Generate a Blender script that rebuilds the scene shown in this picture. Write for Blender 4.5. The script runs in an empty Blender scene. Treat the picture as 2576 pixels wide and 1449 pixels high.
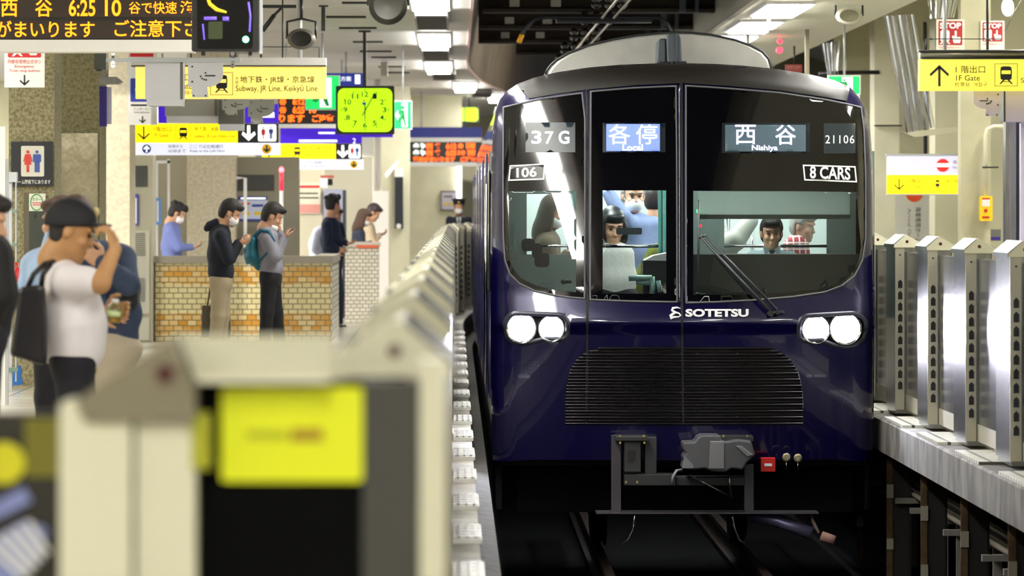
import bpy, bmesh, math, random
import numpy as np
from mathutils import Vector, Matrix
from mathutils.geometry import delaunay_2d_cdt

random.seed(7)
SC = bpy.context.scene
COL = SC.collection

# ---------------------------------------------------------------- camera, world, sun, exposure
FPX = 11400.0            # focal length in pixels of the 2576 x 1449 frame
VX, VY = 1143.0, 530.0   # where the tracks vanish
EYE = 1.5                # lens height above the platforms
cd = bpy.data.cameras.new('camera')
cam = bpy.data.objects.new('camera', cd)
COL.objects.link(cam)
cam.location = (0, 0, EYE)
cam.rotation_euler = (math.pi / 2, 0, 0)
cd.sensor_width = 36.0
cd.lens = 36.0 * FPX / 2576.0
cd.shift_x = (1288 - VX) / 2576.0
cd.shift_y = (VY - 724.5) / 2576.0
cd.clip_start = 0.5
cd.clip_end = 400
cd.dof.use_dof = True
cd.dof.focus_distance = 33.2
cd.dof.aperture_fstop = 4.6
SC.camera = cam

wd = bpy.data.worlds.new('World')
SC.world = wd
wd.use_nodes = True
wd.node_tree.nodes['Background'].inputs[0].default_value = (0.80, 0.88, 1.0, 1)
wd.node_tree.nodes['Background'].inputs[1].default_value = 1.1

sl = bpy.data.lights.new('sun', 'SUN')
sl.energy = 2.2
sl.angle = 0.01
sl.color = (1.0, 0.93, 0.82)
sun = bpy.data.objects.new('sun', sl)
COL.objects.link(sun)
sun.rotation_euler = Vector((0.80, 0.45, -0.15)).to_track_quat('-Z', 'Y').to_euler()
sun.location = (-20, 20, 12)

SC.view_settings.view_transform = 'Standard'
SC.view_settings.look = 'None'
SC.view_settings.gamma = 1.0
SC.view_settings.exposure = 0.6
SC.view_settings.use_curve_mapping = False

# ---------------------------------------------------------------- small helpers
def W(px, py, Y):
    return Vector(((px - VX) * Y / FPX, Y, EYE - (py - VY) * Y / FPX))

def bend(Y):             # the line curves to the right beyond 60 m
    return 0.0028 * max(0.0, Y - 60.0) ** 2

def lin(c):
    if isinstance(c, str):
        c = [int(c[i:i + 2], 16) / 255 for i in (0, 2, 4)]
        c = [v / 12.92 if v <= 0.04045 else ((v + 0.055) / 1.055) ** 2.4 for v in c]
    return (c[0], c[1], c[2], 1.0)

MATS = {}
def mat(name, col='808080', rough=0.5, metal=0.0, coat=0.0, emit=0.0, spec=0.5, noise=0.0, nscale=30.0, col2=None, bump=0.0, stretch=None):
    if name in MATS:
        return MATS[name]
    m = bpy.data.materials.new(name)
    m.use_nodes = True
    nt = m.node_tree
    b = nt.nodes['Principled BSDF']
    c = lin(col)
    b.inputs['Base Color'].default_value = c
    b.inputs['Roughness'].default_value = rough
    b.inputs['Metallic'].default_value = metal
    b.inputs['Coat Weight'].default_value = coat
    b.inputs['Coat Roughness'].default_value = 0.03
    b.inputs['Specular IOR Level'].default_value = spec
    if emit:
        b.inputs['Emission Color'].default_value = c
        b.inputs['Emission Strength'].default_value = emit
    if noise or bump:
        tc = nt.nodes.new('ShaderNodeTexCoord')
        mp = nt.nodes.new('ShaderNodeMapping')
        if stretch:
            mp.inputs['Scale'].default_value = stretch
        nz = nt.nodes.new('ShaderNodeTexNoise')
        nz.inputs['Scale'].default_value = nscale
        nz.inputs['Detail'].default_value = 5
        nt.links.new(tc.outputs['Object'], mp.inputs['Vector'])
        nt.links.new(mp.outputs['Vector'], nz.inputs['Vector'])
        if noise:
            rp = nt.nodes.new('ShaderNodeValToRGB')
            c2 = lin(col2) if col2 else tuple(v * (1 - noise) for v in c[:3]) + (1,)
            rp.color_ramp.elements[0].position = 0.36
            rp.color_ramp.elements[0].color = c2
            rp.color_ramp.elements[1].position = 0.62
            rp.color_ramp.elements[1].color = c
            nt.links.new(nz.outputs['Fac'], rp.inputs['Fac'])
            nt.links.new(rp.outputs['Color'], b.inputs['Base Color'])
        if bump:
            bp = nt.nodes.new('ShaderNodeBump')
            bp.inputs['Strength'].default_value = bump
            bp.inputs['Distance'].default_value = 0.01
            nt.links.new(nz.outputs['Fac'], bp.inputs['Height'])
            nt.links.new(bp.outputs['Normal'], b.inputs['Normal'])
    MATS[name] = m
    return m

def glass(name, tint=(0.8, 0.9, 0.88), refl=0.06, rough=0.01):
    if name in MATS:
        return MATS[name]
    m = bpy.data.materials.new(name)
    m.use_nodes = True
    nt = m.node_tree
    nt.nodes.clear()
    out = nt.nodes.new('ShaderNodeOutputMaterial')
    mix = nt.nodes.new('ShaderNodeMixShader')
    tr = nt.nodes.new('ShaderNodeBsdfTransparent')
    tr.inputs[0].default_value = (*tint, 1)
    gl = nt.nodes.new('ShaderNodeBsdfGlossy')
    gl.inputs['Roughness'].default_value = rough
    lw = nt.nodes.new('ShaderNodeFresnel')
    lw.inputs['IOR'].default_value = 1.5
    ad = nt.nodes.new('ShaderNodeMath')
    ad.operation = 'ADD'
    ad.inputs[1].default_value = refl
    nt.links.new(lw.outputs[0], ad.inputs[0])
    nt.links.new(ad.outputs[0], mix.inputs[0])
    nt.links.new(tr.outputs[0], mix.inputs[1])
    nt.links.new(gl.outputs[0], mix.inputs[2])
    nt.links.new(mix.outputs[0], out.inputs[0])
    MATS[name] = m
    return m

def translucent(name, col, w=0.6):
    m = mat(name, col, .6)
    nt = m.node_tree
    out = nt.nodes['Material Output']; b = nt.nodes['Principled BSDF']
    tr = nt.nodes.new('ShaderNodeBsdfTranslucent'); tr.inputs[0].default_value = lin(col)
    mx = nt.nodes.new('ShaderNodeMixShader'); mx.inputs[0].default_value = w
    nt.links.new(b.outputs[0], mx.inputs[1]); nt.links.new(tr.outputs[0], mx.inputs[2]); nt.links.new(mx.outputs[0], out.inputs[0])
    return m

class G:
    """collects faces for ONE mesh"""
    def __init__(s):
        s.v = []; s.f = []; s.sm = []
    def add(s, v, f, smooth=False):
        n = len(s.v)
        s.v += [tuple(p) for p in v]
        s.f += [tuple(i + n for i in q) for q in f]
        s.sm += [smooth] * len(f)
        return s
    def box(s, x0, x1, y0, y1, z0, z1):
        return s.add([(x0,y0,z0),(x1,y0,z0),(x1,y1,z0),(x0,y1,z0),(x0,y0,z1),(x1,y0,z1),(x1,y1,z1),(x0,y1,z1)],
                     [(0,3,2,1),(4,5,6,7),(0,1,5,4),(1,2,6,5),(2,3,7,6),(3,0,4,7)])
    def pbox(s, x0, y0, x1, y1, Y0, th):
        """a box whose front face fills a rectangle of the frame at distance Y0"""
        a = W(x0, y0, Y0); b = W(x1, y1, Y0)
        return s.box(min(a.x, b.x), max(a.x, b.x), Y0, Y0 + th, min(a.z, b.z), max(a.z, b.z))
    def rbox(s, x0, y0, x1, y1, Y0, th, r):
        pts = []
        r = min(r, abs(x1 - x0) / 2 - .01, abs(y1 - y0) / 2 - .01)
        for cx, cy, a0 in ((x1 - r, y0 + r, -90), (x1 - r, y1 - r, 0), (x0 + r, y1 - r, 90), (x0 + r, y0 + r, 180)):
            for k in range(7):
                a = math.radians(a0 + 15 * k)
                pts.append((cx + r * math.cos(a), cy + r * math.sin(a)))
        return s.ppoly(pts, Y0, th)
    def ppoly(s, pts, Y0, th=0.004):
        """a plate with the given frame outline, front at Y0"""
        w = [W(x, y, Y0) for x, y in pts]
        return s.prism([(p.x, p.z) for p in w], Y0, Y0 + th)
    def prism(s, pts, y0, y1):
        """(x, z) outline extruded from y0 to y1"""
        ar = sum(pts[i][0] * pts[(i + 1) % len(pts)][1] - pts[(i + 1) % len(pts)][0] * pts[i][1] for i in range(len(pts)))
        if ar < 0:
            pts = pts[::-1]
        n = len(pts)
        v = [(x, y0, z) for x, z in pts] + [(x, y1, z) for x, z in pts]
        f = [tuple(range(n)), tuple(range(2 * n - 1, n - 1, -1))] + [((i + 1) % n, i, i + n, (i + 1) % n + n) for i in range(n)]
        return s.add(v, f)
    def tube(s, path, r, n=10, closed=True):
        path = [Vector(p) for p in path]
        rs = r if isinstance(r, (list, tuple)) else [r] * len(path)
        v = []; f = []
        for i, p in enumerate(path):
            d = (path[min(i + 1, len(path) - 1)] - path[max(i - 1, 0)]).normalized()
            u = d.orthogonal().normalized() if i == 0 else (u - d * u.dot(d)).normalized()
            w = d.cross(u)
            for k in range(n):
                a = 2 * math.pi * k / n
                v.append(p + (u * math.cos(a) + w * math.sin(a)) * rs[i])
        for i in range(len(path) - 1):
            for k in range(n):
                f.append((i * n + k, i * n + (k + 1) % n, (i + 1) * n + (k + 1) % n, (i + 1) * n + k))
        s.add(v, f, True)
        if closed:
            m = (len(path) - 1) * n
            s.add(v[:n][::-1], [tuple(range(n))]); s.add(v[m:], [tuple(range(n))])
        return s
    def disc(s, c, r, axis=(0, -1, 0), th=0.01, n=28, rx=None):
        """a short cylinder centred at c whose visible end looks along axis"""
        c = Vector(c); a = Vector(axis).normalized()
        u = a.orthogonal().normalized() if abs(a.y) < .99 else Vector((1, 0, 0))
        w = a.cross(u)
        rx = rx or r
        top = [c + u * math.cos(2 * math.pi * k / n) * rx + w * math.sin(2 * math.pi * k / n) * r for k in range(n)]
        bot = [p - a * th for p in top]
        s.add(top + bot, [tuple(range(n)), tuple(range(2 * n - 1, n - 1, -1))])
        return s.add(top + bot, [(k, k + n, (k + 1) % n + n, (k + 1) % n) for k in range(n)], True)
    def lathe(s, c, prof, axis=(0, 0, 1), n=24, sx=1.0, caps=True):
        """prof = (radius, distance along the axis)"""
        c = Vector(c); a = Vector(axis).normalized()
        u = Vector((1, 0, 0)) if abs(a.x) < .9 else Vector((0, 0, 1))
        u = (u - a * u.dot(a)).normalized(); w = a.cross(u)
        v = []; f = []
        for r, h in prof:
            for k in range(n):
                t = 2 * math.pi * k / n
                v.append(c + a * h + u * math.cos(t) * r * sx + w * math.sin(t) * r)
        for i in range(len(prof) - 1):
            for k in range(n):
                f.append((i * n + k, i * n + (k + 1) % n, (i + 1) * n + (k + 1) % n, (i + 1) * n + k))
        s.add(v, f, True)
        m = (len(prof) - 1) * n
        if not caps: return s
        return s.add(v[:n][::-1], [tuple(range(n))]).add(v[m:], [tuple(range(n))])
    def ell(s, c, rx, ry, rz, n=20, m=12):
        v = []; f = []
        for i in range(m + 1):
            p = math.pi * i / m
            for k in range(n):
                t = 2 * math.pi * k / n
                v.append((c[0] + rx * math.sin(p) * math.cos(t), c[1] + ry * math.sin(p) * math.sin(t), c[2] + rz * math.cos(p)))
        for i in range(m):
            for k in range(n):
                f.append((i * n + k, (i + 1) * n + k, (i + 1) * n + (k + 1) % n, i * n + (k + 1) % n))
        return s.add(v, f, True)

ORG = {}
def obj(name, g, m, parent=None, bevel=0.0, smooth=None):
    """links what g collected as one mesh object"""
    o_ = ORG.get(parent.name, Vector()) if parent else Vector()
    me = bpy.data.meshes.new(name)
    me.from_pydata([Vector(p) - o_ for p in g.v], [], g.f)
    me.polygons.foreach_set('use_smooth', g.sm if smooth is None else [smooth] * len(g.f))
    bm = bmesh.new(); bm.from_mesh(me)
    bmesh.ops.remove_doubles(bm, verts=bm.verts, dist=1e-6)
    bmesh.ops.recalc_face_normals(bm, faces=bm.faces)
    bm.to_mesh(me); bm.free()
    if isinstance(m, (list, tuple)):
        for q in m: me.materials.append(q)
    else:
        me.materials.append(m)
    o = bpy.data.objects.new(name, me)
    COL.objects.link(o)
    if parent:
        o.parent = parent
        ORG[o.name] = o_
    if bevel:
        md = o.modifiers.new('bevel', 'BEVEL'); md.width = bevel; md.segments = 2; md.limit_method = 'ANGLE'
    return o

def tag(o, label, cat, group=None, kind=None):
    o['label'] = label; o['category'] = cat
    if group: o['group'] = group
    if kind: o['kind'] = kind
    return o

def thing(name, label, cat, loc=(0, 0, 0), group=None):
    o = bpy.data.objects.new(name, None)
    o.empty_display_size = 0.1
    COL.objects.link(o)
    o.location = loc
    ORG[o.name] = Vector(loc)
    return tag(o, label, cat, group)

def single(name, g, m, label, cat, group=None, bevel=0.0):
    """a thing that is one mesh"""
    return tag(obj(name, g, m, None, bevel), label, cat, group)

def struct(name, g, m, bevel=0.0):
    o = obj(name, g, m, None, bevel)
    o['kind'] = 'structure'
    return o

def dup(root, loc, label=None, rotz=0.0):
    r = root.copy(); COL.objects.link(r); r.location = loc; r.rotation_euler = (0, 0, rotz)
    ORG[r.name] = Vector(loc)
    if label: r['label'] = label
    for ch in list(root.children):
        c = ch.copy(); COL.objects.link(c); c.parent = r
        for gch in list(ch.children):
            d = gch.copy(); COL.objects.link(d); d.parent = c
    return r

def text_raw(body, bold=0.0, space=1.0):
    cu = bpy.data.curves.new('t', 'FONT')
    cu.body = body; cu.resolution_u = 3; cu.offset = bold; cu.space_character = space
    o = bpy.data.objects.new('t', cu)
    COL.objects.link(o)
    dg = bpy.context.evaluated_depsgraph_get()
    dg.update()
    me = bpy.data.meshes.new_from_object(o.evaluated_get(dg))
    v = np.array([p.co[:2] for p in me.vertices]) if len(me.vertices) else np.zeros((1, 2))
    f = [tuple(p.vertices) for p in me.polygons]
    bpy.data.objects.remove(o); bpy.data.curves.remove(cu); bpy.data.meshes.remove(me)
    v = v - v.min(0)
    return v, f

def text(body, x0, y0, x1, y1, Y, m, parent, bold=0.0, name='lettering', vertical=False, g=None):
    """lettering that fills a rectangle of the frame, standing at distance Y"""
    v, f = text_raw(body, bold)
    ex = v.max(0); ex[ex == 0] = 1
    t = v / ex
    gg = g or G()
    pts = []
    for a, b in t:
        if vertical:   # turned a quarter clockwise
            pts.append(W(x0 + b * (x1 - x0), y0 + a * (y1 - y0), Y))
        else:
            pts.append(W(x0 + a * (x1 - x0), y1 - b * (y1 - y0), Y))
    gg.add(pts, f)
    return obj(name, gg, m, parent) if g is None else None

def strip(x0, y0, x1, y1, Y, m, parent):
    """an illegible printed line"""
    h = (y1 - y0) * .2
    return obj('print', G().pbox(x0, y0 + h, x1, y1 - h, Y, .004), m, parent)

# ---------------------------------------------------------------- materials
white = mat('white paint', 'e8e8e6', 0.5)
cream = mat('cream paint', 'd9d8bd', 0.45)
black = mat('black paint', '101010', 0.5)
ink = mat('black lettering', '151518', 0.6)
steel = mat('brushed stainless steel', '8e8e8a', 0.24, 0.95, noise=0.25, nscale=8, stretch=(6, 6, 0.4))
darksteel = mat('dark steel', '3a3b3c', 0.4, 0.7)
greymetal = mat('light grey painted metal', 'b9bcc0', 0.45, 0.2)
concrete = mat('grey concrete', '8d8a82', 0.85, noise=0.45, nscale=6, bump=0.3)
rubber = mat('black rubber', '151516', 0.7)
chrome = mat('chrome', 'd0d0d0', 0.12, 1.0)
# ---------------------------------------------------------------- the setting
def brickmat(name, c1, c2, mortar, sc, rough=0.4, bw=0.5, rh=0.25, msize=0.02, axes='XZ', offset=0.5, bias=0.0):
    if name in MATS: return MATS[name]
    m = bpy.data.materials.new(name); m.use_nodes = True
    nt = m.node_tree; b = nt.nodes['Principled BSDF']
    tc = nt.nodes.new('ShaderNodeTexCoord')
    sp = nt.nodes.new('ShaderNodeSeparateXYZ'); cb = nt.nodes.new('ShaderNodeCombineXYZ')
    nt.links.new(tc.outputs['Object'], sp.inputs[0])
    nt.links.new(sp.outputs[axes[0]], cb.inputs[0]); nt.links.new(sp.outputs[axes[1]], cb.inputs[1])
    br = nt.nodes.new('ShaderNodeTexBrick')
    br.inputs['Color1'].default_value = lin(c1); br.inputs['Color2'].default_value = lin(c2)
    br.inputs['Mortar'].default_value = lin(mortar)
    br.inputs['Scale'].default_value = sc
    br.inputs['Brick Width'].default_value = bw; br.inputs['Row Height'].default_value = rh
    br.inputs['Mortar Size'].default_value = msize
    br.inputs['Bias'].default_value = bias
    br.offset = offset
    nt.links.new(cb.outputs[0], br.inputs['Vector'])
    nt.links.new(br.outputs['Color'], b.inputs['Base Color'])
    b.inputs['Roughness'].default_value = rough
    MATS[name] = m
    return m

tile = brickmat('polished pale platform tile', 'cfc9bb', 'bdb7aa', '6d6860', 1.0, 0.22, 0.6, 0.6, 0.008, 'XY', 0.0)
ceilm = mat('off white ceiling board', 'cfcdc8', 0.6, noise=0.12, nscale=3, stretch=(0.3, 2.5, 1))
ceilr = mat('cream ceiling board', 'e4e2cc', 0.6)
wallc = mat('cream wall', 'dcd8bd', 0.7, noise=0.12, nscale=2)
darkm = mat('mottled dark concrete', '14110e', 0.95, noise=0.5, nscale=4)  # dark mottled concrete of the track walls and ceiling
fasc = mat('stained brown fascia board', '9a8a78', 0.7, noise=0.4, nscale=3, stretch=(5, 5, 0.3))

YS = [-30, 0, 20, 40, 50, 56, 60] + [60 + 2 * k for k in range(1, 21)]
def sweep(g, prof, ys=YS, closed=True):
    """(x, z) profile swept along the bending line"""
    n = len(prof)
    v = [(x + bend(y), y, z) for y in ys for x, z in prof]
    f = []
    for i in range(len(ys) - 1):
        for k in range(n if closed else n - 1):
            a = i * n + k; b = i * n + (k + 1) % n
            f.append((a, b, b + n, a + n))
    g.add(v, f)
    if closed:
        g.add(v[:n], [tuple(range(n))]); g.add(v[-n:], [tuple(range(n))])
    return g

struct('floor', sweep(G(), [(-14, -0.3), (-14, 0), (-0.3, 0), (-0.3, -0.3)]), tile)
struct('floor_right', sweep(G(), [(3.46, -0.02), (9, -0.02), (9, -0.26), (3.46, -0.26)]), mat('dusty platform concrete', 'b8b4a6', 0.7, noise=0.3, nscale=5))
struct('ceiling', sweep(G(), [(-7.6, 3.5), (0.16, 3.5), (0.16, 3.62), (-7.6, 3.62)]), ceilm)
struct('ceiling_right', sweep(G(), [(2.9, 3.5), (4.4, 3.5), (4.4, 4.6), (9, 4.6), (9, 4.7), (2.9, 4.7)]), ceilr)
struct('trim_1', sweep(G(), [(0.16, 3.49), (0.19, 3.5), (0.22, 3.7), (0.27, 4.0), (0.34, 4.4), (0.30, 4.4), (0.17, 3.9)]), fasc)
struct('trim_2', sweep(G(), [(0.155, 3.475), (0.185, 3.475), (0.185, 3.50), (0.155, 3.50)]), mat('pink white edging', 'd8b8b4', 0.5))
struct('trim_3', sweep(G(), [(2.84, 3.5), (2.9, 3.5), (2.9, 4.3), (2.84, 4.3)]), mat('worn cream fascia', '8f8b78', 0.6))
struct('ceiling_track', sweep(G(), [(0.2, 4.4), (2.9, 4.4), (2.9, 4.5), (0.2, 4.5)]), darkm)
struct('floor_track', sweep(G(), [(-0.6, -1.5), (9.2, -1.5), (9.2, -1.3), (-0.6, -1.3)]), mat('shade black ballast', '030303', 0.95, spec=.1, noise=0.6, nscale=18, bump=0.6))  # bed coloured near black, the unlit track's darkness put into it
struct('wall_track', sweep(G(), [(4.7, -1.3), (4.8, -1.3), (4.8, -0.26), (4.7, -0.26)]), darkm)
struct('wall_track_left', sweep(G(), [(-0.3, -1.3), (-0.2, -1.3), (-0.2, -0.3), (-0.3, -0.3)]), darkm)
struct('wall_rear', G().box(-14, 9.2, -30.2, -30, -1.5, 4.5), darkm)
struct('wall_right', G().box(8.9, 9.1, -30, 100, -0.3, 4.7), wallc)
# unseen left wall, gaps and slit placed to shape the sun patches
g = G()
for a, b in ((-30, 44.0), (47.6, 48.72), (48.95, 50.0), (53.6, 56.0), (67.5, 100)):
    g.box(-7.7, -7.5, a, b, 0, 3.6)
struct('wall_left', g, wallc)
struct('wall_end', G().box(-7.7, 3.0, 96, 96.2, 0, 3.6), mat('far cream wall', 'c4bfa6', 0.7))
struct('wall_end_right', G().box(5.2, 9, 62, 62.2, 0, 4.6), wallc)

# rails and sleepers
railm = mat('rusty rail steel', '2a1f19', 0.45, 0.6)
for k, x in enumerate((1.673 - 0.56, 1.673 + 0.56)):
    tag(obj('rail', sweep(G(), [(x - .07, -1.28), (x + .07, -1.28), (x + .07, -1.25), (x + .012, -1.24), (x + .012, -1.15), (x + .034, -1.145), (x + .034, -1.1), (x - .034, -1.1), (x - .034, -1.145), (x - .012, -1.15), (x - .012, -1.24), (x - .07, -1.25)]), railm),
        'dark running rail under the %s headlights of the train' % ('left', 'right')[k], 'rail')

# platform edges : slabs, ribbed plates, kerb beams
slab = mat('worn pale edge slab', 'a09c92', 0.7, noise=0.35, nscale=7)
struct('kerb_left', sweep(G(), [(-0.3, -0.3), (-0.3, -0.015), (0.115, -0.015), (0.115, -0.12), (0.10, -0.3)]), slab)
struct('kerb_beam_left', sweep(G(), [(0.10, -0.95), (0.10, -0.30), (0.235, -0.33), (0.235, -0.95)]), mat('mottled concrete beam', '3d3a36', .9, noise=.5, nscale=9, bump=.4))  # dark beam with random mottling
struct('kerb_right', sweep(G(), [(3.115, -0.26), (3.115, -0.03), (3.13, -0.015), (3.47, -0.015), (3.47, -0.26)]), mat('stained concrete edge', '77736b', .85, noise=.6, nscale=5, bump=.4, stretch=(1, 1, .5)))
plate = mat('ribbed white plate', 'f2f2f0', 0.25, 0.35)
gp = G().box(-0.006, 0.125, 0, 0.92, -0.014, 0.008)
for k in range(5):
    gp.box(-0.004, 0.122, 0.06 + 0.19 * k, 0.11 + 0.19 * k, 0.008, 0.016)
gr = G()
for x in (0.02, 0.06, 0.1):
    gr.box(x - 0.006, x + 0.006, 0.0, 0.92, 0.014, 0.018)
ord_ = ['nearest', 'second', 'third', 'fourth', 'fifth', 'sixth', 'seventh', 'eighth', 'ninth', 'tenth', 'eleventh', 'twelfth', 'thirteenth', 'fourteenth', 'fifteenth', 'sixteenth', 'seventeenth', 'eighteenth', 'nineteenth', 'twentieth']
for k in range(17):
    Y = 18.3 + 2.3 * k
    if k == 0:
        root0 = thing('edge_plate', '', 'plate', (0, 0, 0), 'bright ribbed plates along the left platform edge')
        obj('tread', gp, plate, root0); obj('groove', gr, darksteel, root0)
        root0.location = (bend(Y), Y, 0); r = root0
    else:
        r = dup(root0, (bend(Y), Y, 0))
    r['label'] = 'bright ribbed plate on the left platform edge, %s counting away from the camera' % ord_[k].replace('nearest', 'first')
# white gridded plates on the right platform edge
gridm = brickmat('white gridded metal plate', 'e4e3da', 'd6d5cc', '4c4a44', 1.0, 0.35, 0.16, 0.12, 0.012, 'XY', 0.0)
for k in range(5):
    Y = 24.7 + 2.3 * k
    single('edge_grating', G().box(3.125, 3.46, Y, Y + 1.35, -0.016, 0.004), gridm,
           'white gridded plate on the right platform edge, %s from the camera' % ord_[k].replace('nearest', 'first'), 'plate', 'gridded plates along the right platform edge')
# columns and cable trays under the right platform
rust = mat('rust edged column', '5a4426', 0.8, noise=0.5, nscale=9)
colm = mat('dark column steel', '23201e', 0.7, 0.3)
for k in range(5):
    Y = 26.1 + 2.45 * k
    t = thing('support_column', 'rust streaked steel column under the right platform edge, %s from the camera' % ord_[k].replace('nearest', 'first'), 'column', (3.2, Y, -1.3), 'steel columns under the right platform')
    obj('flange', G().box(3.19, 3.235, Y, Y + 0.012, -1.3, -0.26), rust, t)
    obj('web', G().box(3.21, 3.36, Y + 0.012, Y + 0.024, -1.3, -0.26), colm, t)
    obj('back_flange', G().box(3.33, 3.375, Y + .024, Y + 0.036, -1.3, -0.26), colm, t)
    obj('tie_plate', G().box(3.19, 3.24, Y - .01, Y, -0.62, -0.52).box(3.19, 3.24, Y - .01, Y, -1.0, -0.92), mat('pale tie plate', '8e887a', 0.7), t)
for k in range(11):
    Y = 24.6 + 1.1 * k
    single('cable_bracket', G().box(3.25, 3.62, Y, Y + 0.05, -0.66, -0.62).box(3.58, 3.64, Y, Y + .05, -1.3, -0.62), mat('dusty bracket', '77736c', 0.8),
           'short grey cable bracket under the right platform, %s from the camera' % ord_[k].replace('nearest', 'first'), 'bracket', 'cable brackets under the right platform')
gg = G()
for k in range(5):
    gg.tube([(3.40 + 0.045 * k, 20, -0.60 + 0.01 * (k % 2)), (3.40 + 0.045 * k, 60, -0.60 + 0.01 * (k % 2))], 0.02, 8)
single('cable_bundle', gg, mat('grey cable sheath', '6d665c', 0.8), 'bundle of dusty grey cables lying on brackets under the right platform', 'cable')
single('conduit', G().tube([(3.33, 26.9, -1.22), (3.40, 25.9, -1.18), (3.55, 24.9, -1.17), (3.9, 24.6, -1.2)], 0.055, 12), mat('pale conduit', 'a59b80', 0.6), 'pale bent conduit on the track bed at the lower right', 'pipe')

# ---------------------------------------------------------------- ceiling lights
lampm = mat('fluorescent diffuser', 'fffdf4', 0.5, emit=26.0)
grille = mat('dark ceiling louvre', '2c2925', 0.7)
def light_unit(x, Y, L, w, label, side, z=3.5, dep=.07):
    t = thing('ceiling_light', label, 'ceiling light', (x, Y, z), 'recessed ceiling lights over the %s platform' % side)
    obj('frame', G().box(x - w - .03, x - w, Y, Y + L, z - .03, z).box(x + w, x + w + .03, Y, Y + L, z - .03, z)
        .box(x - w - .03, x + w + .03, Y - .03, Y, z - .03, z).box(x - w - .03, x + w + .03, Y + L, Y + L + .03, z - .03, z), white, t)
    obj('diffuser', G().box(x - w, x + w, Y, Y + L, z - dep, z - .002), lampm, t)
    return t
LY = [-24.0, -14.2, -5.0, 1.2, 13.0, 22.4, 26.7, 31.0, 40.8, 50.6, 60.2, 70.0, 77.0]
for k, Y in enumerate(LY):
    x = -0.23 + bend(Y + 2)
    lab = {40.8: 'bright ceiling light at the top edge above the clock, first of the row', 50.6: 'bright ceiling light over the left platform, second down the row from the top edge',
           60.2: 'bright ceiling light over the left platform, third down the row from the top edge', 70.0: 'slanted ceiling light at the bend of the left row, beyond the third dark louvre',
           77.0: 'farthest ceiling light of the left row, just left of the train roof'}.get(Y, 'ceiling light over the left platform behind the frame, %s of its row' % ord_[k])
    light_unit(x, Y, 4.0, 0.155, lab, 'left')
for k, Y in enumerate((45.2, 55.1, 63.9, 74.2)):
    x = -0.23 + bend(Y + 1.5)
    t = thing('ceiling_vent', 'dark louvred grille in the left ceiling, %s one down the light row' % ord_[k].replace('nearest', 'first'), 'vent', (x, Y, 3.5), 'dark grilles between the ceiling lights')
    obj('frame', G().box(x - .17, x - .15, Y, Y + 3, 3.42, 3.5).box(x + .15, x + .17, Y, Y + 3, 3.42, 3.5), mat('grille frame', '8a8780', .5), t)
    obj('louvre', G().box(x - .15, x + .15, Y, Y + 3.0, 3.425, 3.495), grille, t)
LYr = [-20, -10, 0, 8, 16, 32, 38.5, 43.3, 47.4, 51.2, 55.2, 59.0, 63.0]
for k, Y in enumerate(LYr):
    lab = {43.3: 'bright ceiling light over the right platform, topmost of three above the train roof', 47.4: 'bright ceiling light over the right platform, middle of three above the train roof',
           51.2: 'bright ceiling light over the right platform, lowest of three above the train roof'}.get(Y, 'ceiling light over the right platform behind the frame, %s of its row' % ord_[k])
    light_unit(3.22 + bend(Y), Y, 3.0 if Y < 40 else 2.6, 0.2, lab, 'right', dep=.05)
for k, Y in enumerate((-20, -8, 4, 14, 24, 33, 45, 57, 68, 80)):  # unseen lamp row, added to light the left region
    light_unit(-5.2, Y, 4.0, 0.2, 'unseen added ceiling light over the rear of the left platform, %s of its row' % ord_[k], 'unseen rear left')
for k, Y in enumerate((-15, 10, 27, 40)):  # unseen lamp row, added to brighten the right wall
    light_unit(6.2, Y, 4.0, 0.2, 'unseen added ceiling light over the rear of the right platform, %s of its row' % ord_[k], 'unseen rear right', 4.6)
tubem = mat('added track tube light', 'fff6e2', .5, emit=55.0)  # tube lamps added out of sight to light the fascia over the track
for k, Y in enumerate((40.5, 64.0, 66.2, 70.0, 73.0)):
    x = 2.80 + bend(Y)
    t = thing('added_track_lamp', 'added tube lamp on the right eave, ' + ('above the frame over the train nose' if k == 0 else '%s behind the train roof' % ord_[k - 1].replace('nearest', 'first')), 'lamp', (x, Y, 3.75), 'added tube lamps along the right eave')
    obj('tube', G().tube([(x, Y, 3.72), (x, Y + 1.2, 3.72)], .03, 8), tubem, t)
    obj('holder', G().box(x + .01, x + .06, Y - .03, Y + 1.23, 3.75, 3.79), white, t)
slot = mat('black air slot', '0d0d0d', 0.7)
for k, (px, py, w) in enumerate(((870, 40, 100), (900, 68, 95), (925, 103, 75), (945, 127, 80), (965, 142, 62), (985, 166, 66), (1000, 181, 60), (905, 4, 90))):
    Y = 2.0 * FPX / (VY - py)
    a = W(px - w / 2, py, Y); b = W(px + w / 2, py, Y)
    single('air_slot', G().box(a.x, b.x, Y, Y + 0.22, 3.485, 3.5), slot, 'thin black air slot in the left ceiling, number %d down from the top' % (k + 1), 'air slot', 'black air slots in the left ceiling')

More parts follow.
